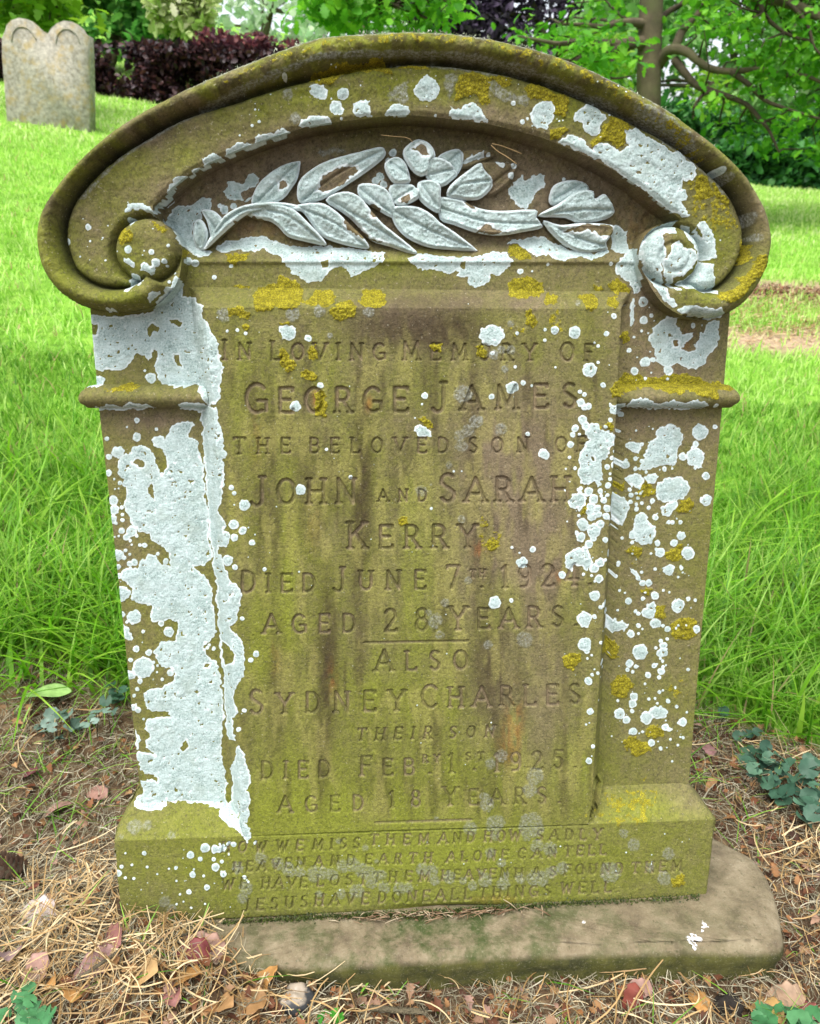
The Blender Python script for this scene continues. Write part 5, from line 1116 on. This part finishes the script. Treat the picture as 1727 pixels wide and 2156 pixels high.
# dry moss and straw caught in the broken joint under the inscription
g=np.random.default_rng(68);mb=MB()
for i in range(150):
    c=np.array([g.normal(.0,.05),-.012-abs(g.normal(0,.006)),.004+abs(g.normal(0,.004))]);a=g.uniform(0,6.28);l=g.uniform(.006,.03)
    if i%3==0:c[0]=g.normal(.10,.03)
    d=np.array([math.cos(a),math.sin(a)*.35,.25*g.normal()])*l;mb.tube([c-d/2,c+[0,-.002,.003],c+d/2],g.uniform(.0003,.0008),4)
o=mb.build('dry_roots',GRN('root_fibre',(.12,.06,.03),(.28,.18,.10),(.5,.42,.28),trans=0));o.rotation_euler=(-LEAN,0,0);tag(o,'tuft of dry roots caught in the joint between stone and slab','dry roots',None,'stuff')
# bristly grey-green fringe along the crest of the hood
g=np.random.default_rng(79);n=9000;ol=smoothp(W_('P','420,180 500,143 640,89 700,76 780,69 864,68 950,72 1038,85 1163,118 1288,173 1383,223 1448,270 1513,320 1563,375'),6,False);d_=np.concatenate([[0],np.cumsum(np.hypot(*np.diff(ol,axis=0).T))])
tt=g.random(n)*d_[-1];qx_=np.interp(tt,d_,ol[:,0]);qy_=np.interp(tt,d_,ol[:,1]);dn=fbm(tt,tt*0,30,3,401);k=(dn>.42)&(g.random(n)<np.where((qx_>620)&(qx_<1420),1,.45));qx_,qy_,dn=qx_[k],qy_[k],dn[k];n=len(qx_)
X_,Z_=unp(qx_,qy_,np.zeros(n));Y_=g.uniform(-.004,.07,n);P_=np.stack([X_,Y_,Z_+g.uniform(-.0025,.0015,n)],1);R=rotm(g.uniform(0,6.28,n),g.normal(.9,.5,n),g.normal(0,.6,n))
o=scatter('lichen_fringe',DIA[0],DIA[1],P_,R,g.uniform(.0012,.0042,n),GRN('fringe_lichen',(.10,.12,.07),(.22,.25,.16),(.42,.46,.34),trans=.1,nscale=60),ROOT);o['kind']='stuff'
# moss along the joint
g=np.random.default_rng(77);n=5000;xx=np.where(g.random(n)<.6,g.normal(.0,.12,n),g.uniform(-.26,.4,n));P_=np.stack([xx,-.004-np.abs(g.normal(0,.0035,n))-.006*np.exp(-(xx/.1)**2),np.abs(g.normal(0,.003,n))+.001+.004*np.exp(-(xx/.12)**2)*g.random(n)],1);R=rotm(g.uniform(0,6.28,n),g.normal(.5,.7,n),g.normal(0,.7,n))
o=scatter('moss',DIA[0],DIA[1],P_,R,g.uniform(.0015,.004,n),GRN('moss',(.02,.035,.006),(.045,.07,.01),(.10,.13,.02),trans=.1));o.rotation_euler=(-LEAN,0,0);tag(o,'dark moss along the joint between gravestone and slab','moss',None,'stuff')
# ---------------------------------------------------------------- single things on the ground
def gp(px,py):return ground(px,py)
def leafthing(px,py,s_,yaw,col,label,tpl=DEAD,curl=.6,name='dead_leaf',lift=.014,pitch=.2,roll=.2,group=None):
    b=gp(px,py);b=b+[0,0,lift];g=np.random.default_rng(int(px*7+py))
    tv=tpl[0].copy();tv[:,1]-=.5;tv[:,2]+=.18*(vn(tv[:,0]*3+px,tv[:,1]*3,.6,3)-.5)-curl*.5*tv[:,0]**2
    m_=leafmat('leaf_'+name,[(0,col),(1,tuple(c*1.1 for c in col))],.15,.6,60,.45)
    V=tv@rotm(np.array([yaw]),np.array([pitch]),np.array([roll]))[0].T*s_
    d={}
    for f in tpl[1]:d.setdefault(len(f),[]).append(f)
    o=mesh(name,V,[np.array(v) for v in d.values()],m_);o.location=b;md=o.modifiers.new('thick','SOLIDIFY');md.thickness=.0004
    ss=o.modifiers.new('sub','SUBSURF');ss.levels=ss.render_levels=1
    tag(o,label,'leaf' if name!='dead_leaf' else 'dead leaf',group);return o
leafthing(108,1482,.085,1.75,(.36,.58,.18),'broad pale green fallen leaf lying at the lawn edge left of the stone',OVAL,.1,'green_leaf',.032,.35,.1)
MV=(.30,.13,.11);OR=(.50,.26,.08);BRN=(.22,.10,.05);PK=(.42,.25,.20)
for px,py,s_,yw,cl,lb in [(225,1990,.062,1.0,MV,'large dull red leaf crumpled at the left corner of the slab'),(210,2040,.05,2.2,(.30,.17,.15),'pinkish brown leaf just below the large dull red leaf'),
 (70,1935,.07,1.4,(.60,.50,.45),'pale bleached leaf on the straw at far left'),(30,2010,.055,.3,(.27,.18,.17),'grey mauve leaf near the left edge of the picture'),(75,2065,.05,2.6,PK,'pink tan leaf at lower left above the green clover'),
 (105,2080,.035,.9,OR,'small orange tan leaf right of the pink tan leaf at lower left'),(160,2095,.04,.2,OR,'tan orange leaf above the small clover patch at lower left'),(300,2060,.055,1.2,(.52,.33,.14),'light ochre curled leaf in the foreground left of the flint'),
 (390,2070,.045,1.7,OR,'bright orange brown leaf right of the light ochre one'),(365,2105,.035,.4,MV,'small red brown leaf under the bright orange brown one'),(435,2010,.06,1.45,(.40,.24,.18),'upright pinkish leaf leaning on the left end of the slab'),
 (408,2020,.05,2.0,(.22,.05,.05),'dark crimson leaf beside the upright pinkish leaf'),(540,2030,.045,.7,(.40,.17,.06),'rust coloured leaf standing where slab meets litter'),(555,2075,.05,2.4,OR,'curled orange leaf just left of the flint'),
 (460,2130,.05,1.1,(.42,.24,.10),'toothed tan leaf at the bottom edge left of centre'),(520,2125,.055,1.9,(.36,.2,.08),'brown toothed leaf at the bottom edge near the flint'),(1345,2095,.035,1.5,PK,'pink tan leaf below the slab right of centre'),(1330,2120,.04,2.7,(.24,.06,.04),'dark red leaf below the pink tan leaf right of centre'),
 (1470,2120,.038,.2,OR,'small orange leaf lying left of the dark clod'),(1600,2130,.06,.6,(.58,.36,.13),'big golden tan leaf at lower right beside the dark clod'),(1650,2110,.05,1.4,(.42,.28,.18),'crumpled buff leaf above the clover at lower right'),
 (1690,2135,.035,2.2,(.30,.10,.08),'dark pink leaf among the clover at lower right'),(60,1640,.04,1.5,(.16,.04,.05),'dark crimson leaf on the clippings at mid left'),(120,1710,.05,1.8,(.38,.22,.17),'pinkish brown leaf on the clippings left of the plinth'),
 (205,1680,.045,1.2,(.36,.20,.15),'smaller pinkish leaf close to the plinth side at left'),(1490,1590,.03,.5,(.33,.17,.16),'mauve leaf beside the right pilaster'),(1495,1660,.028,2.,(.48,.26,.12),'little orange leaf beside the plinth shoulder at right'),
 (1715,1730,.045,.8,(.30,.17,.14),'dull pink leaf at the right edge under the ivy'),(65,1880,.04,1.2,(.16,.05,.03),'dark brown leaf beside the pine cone')]:
    leafthing(px,py,s_,yw,cl,lb,pitch=random.uniform(-.4,.6),roll=random.uniform(-.5,.5))
# stalks and web caught under the hood
for pts,r_,lb in (('1036,302 1060,308 1098,323',.0007,'pale dry stalk lying across the shadow under the arch at right'),('1034,305 1048,318 1068,330 1088,345',.0008,'longer bent dry stalk caught above the carved leaves'),('803,284 830,287 858,290 870,300',.0005,'fine hair root hanging over the carved flower')):
    p_=W_('P',pts);X_,Z_=unp(p_[:,0],p_[:,1],np.full(len(p_),.012));w_=np.stack([X_,np.full(len(p_),.012),Z_],1)@RW.T;mb=MB();b=w_[0].copy();mb.tube(smoothp(w_,4,False)-b,r_*.5,5);o=mb.build('dry_stalk',M_straw);o.location=b;tag(o,lb,'dry stalk')
# flint
def lump(name,px,py,rad,mat,label,cat,seed,sq=(1,.8,.7),amp=.35):
    b=gp(px,py);n=26;u,v=np.meshgrid(np.linspace(0,2*np.pi,n,endpoint=False),np.linspace(0,np.pi,n//2));
    d=np.stack([np.cos(u)*np.sin(v),np.sin(u)*np.sin(v),np.cos(v)],-1)
    r=rad*(1+amp*(fbm(d[...,0]+d[...,2]*.7+9,d[...,1]-d[...,2]*.5+9,.7,3,seed)-.5)*2);V=d*r[...,None]*np.array(sq);idx=np.arange(V[...,0].size).reshape(u.shape)
    a=idx[:-1];q=idx[1:];Q=np.stack([a,np.roll(a,-1,1),np.roll(q,-1,1),q],-1).reshape(-1,4)
    o=mesh(name,V.reshape(-1,3),Q,mat,None,True);o.location=b+[0,0,rad*.25];tag(o,label,cat);return o
m,nt=newmat('flint');T=NT(nt);T.co=T.n('ShaderNodeTexCoord').outputs['Object'];xyz=T.n('ShaderNodeSeparateXYZ',{0:T.co})
c=T.mix(T.m('MULTIPLY',T.m('ADD',T.m('ADD',xyz.outputs[2],T.m('MULTIPLY',T.noise(60,4),.02)),-.019),300,clamp=True),(.035,.038,.04),(.30,.25,.19))
b=T.n('ShaderNodeBsdfPrincipled',{'Base Color':c,'Roughness':.45});nt.links.new(b.outputs[0],T.n('ShaderNodeOutputMaterial').inputs[0])
lump('flint',622,2112,.021,m,'black and buff flint lying below the front of the slab','stone',5,(1.1,.8,.85),.6)
lump('soil_clod',1530,2120,.017,rockmat('black_soil',(.015,.012,.01),(.03,.025,.02),(.02,.016,.012),60,.9),'black crumbly clod of soil at lower right','soil clod',8,(1.1,.8,.6),.5)
# pine cone: overlapping scales in spirals
cb=gp(20,1850);mb=MB();g=np.random.default_rng(71)
cone=empty('pine_cone',cb+[-.005,0,.018]);tag(cone,'brown pine cone at the far left edge on the clippings','pine cone')
core=MB();core.tube([(-.03,0,0),(-.01,0,0),(.015,0,0),(.03,0,0)],[.008,.014,.013,.005],10);core.build('core',M_twig,cone)
tv,tf=blade_leaf([(0,.25),(.5,.5),(.85,.42),(1,.12)],.0,-.2);P_=[];Rs=[];S_=[]
for i in range(70):
    t=i/70;a=i*2.39996;rx=-.028+.058*t;rr=.013*math.sin(math.pi*min(1,t*.8+.2))+.002
    n_=np.array([-.55+.6*t,math.cos(a),math.sin(a)]);n_/=np.linalg.norm(n_);up=np.array([1.,0,0]);s1=np.cross(n_,up);s1/=np.linalg.norm(s1);n2=np.cross(s1,n_)
    P_.append((rx,math.cos(a)*rr,math.sin(a)*rr));Rs.append(np.stack([s1,n_,n2],1));S_.append(.013)
scatter('scales',tv,tf,np.array(P_),np.array(Rs),np.array(S_),rockmat('cone_scale',(.10,.055,.035),(.20,.12,.08),(.30,.22,.16),90,.5),cone,False)
# twigs
for pts,r_,lb in (('170,2085 230,2045 262,2022',.0024,'green grey twig lying in the straw at lower left'),('300,2012 380,1995 440,1975 ',.0019,'thin grey twig lying against the left end of the slab'),('780,2145 840,2150 900,2160',.004,'short brown twig at the bottom centre'),('1640,1800 1600,1700 1590,1640',.0008,'fine bare stalk standing in the litter right of the plinth')):
    w_=[gp(a,min(b_,2154))+[0,0,.02] for a,b_ in W_('P',pts)];mb=MB();b=np.array(w_[0]);mb.tube(smoothp(np.array(w_),4,False)-b,r_,6,.3);o=mb.build('twig',M_bark);o.location=b;tag(o,lb,'twig')
# plants
def plant(name,label,poly,n,size,mat,seed,tpl=ROUND,h=(.01,.05),tilt=.35,cat='plant'):
    pts,g=inpoly_pts(poly,n,seed);c=gp(pts[:,0].mean(),pts[:,1].mean());r=empty(name,c);tag(r,label,cat);P_=[];mb=MB()
    for x_,y_ in pts:
        q=gp(x_,y_);hh=g.uniform(*h);rr=ray(x_,y_);q=q-rr*(hh/-rr[2])*-1*-1;P_.append(q)   # raised along the sight line so that it stands hh above the ground
        f=np.array([q[0]+g.normal(0,.006),q[1]+.01,terr(q[0],q[1]+.01)]);mb.tube(np.array([f,(f+q)/2+[0,.003,0],q])-c,.0007,4)
    P_=np.array(P_);k=len(P_);R=rotm(g.uniform(0,6.28,k),g.normal(-.0,tilt,k)+.25,g.normal(0,tilt,k))
    scatter('foliage',tpl[0],tpl[1],P_-c,R,size*g.uniform(.7,1.25,k),mat,r);mb.build('stems',M_twig,r);return r
M_ivy=GRN('ground_ivy_leaf',(.03,.085,.05),(.055,.135,.08),(.09,.19,.11),trans=.15,nscale=60,rough=.5)
M_gry=GRN('grey_green_leaf',(.10,.17,.13),(.17,.26,.20),(.26,.36,.30),trans=.1,nscale=60,rough=.5)
M_clv=GRN('clover_leaf',(.05,.20,.07),(.09,.30,.11),(.15,.38,.16),trans=.3,nscale=50)
plant('ground_ivy','dark green ground ivy with scalloped leaves at the right edge','1555,1580 1620,1570 1700,1590 1760,1640 1760,1730 1690,1735 1640,1690 1590,1640',58,.0145,M_ivy,81)
plant('ground_ivy','sprig of ground ivy half hidden in the long grass at right','1480,1490 1540,1480 1600,1540 1560,1560',7,.011,M_ivy,86)
plant('deadnettle','grey green low plant beside the lawn edge left of the plinth','70,1510 110,1495 180,1500 250,1490 240,1510 170,1540 110,1562 75,1540',20,.0125,M_gry,82)
plant('ground_ivy','dark ivy leaves in the shade against the left side of the stone','220,1440 270,1440 275,1480 200,1490',8,.011,M_ivy,87)
plant('clover','bright clover patch in the bottom left corner','0,2095 60,2085 70,2110 150,2125 140,2156 0,2156',15,.0115,M_clv,83)
plant('clover','green leaf rosette in the bottom right corner','1560,2140 1640,2110 1670,2125 1727,2130 1727,2156 1560,2156',15,.0115,M_clv,84)
plant('seedling','tiny bright green seedling at the bottom edge','670,2140 720,2138 715,2156 670,2156',6,.008,GRN('seedling_leaf',(.05,.30,.02),(.07,.36,.03),(.1,.42,.04),trans=.3),85,h=(.004,.012))
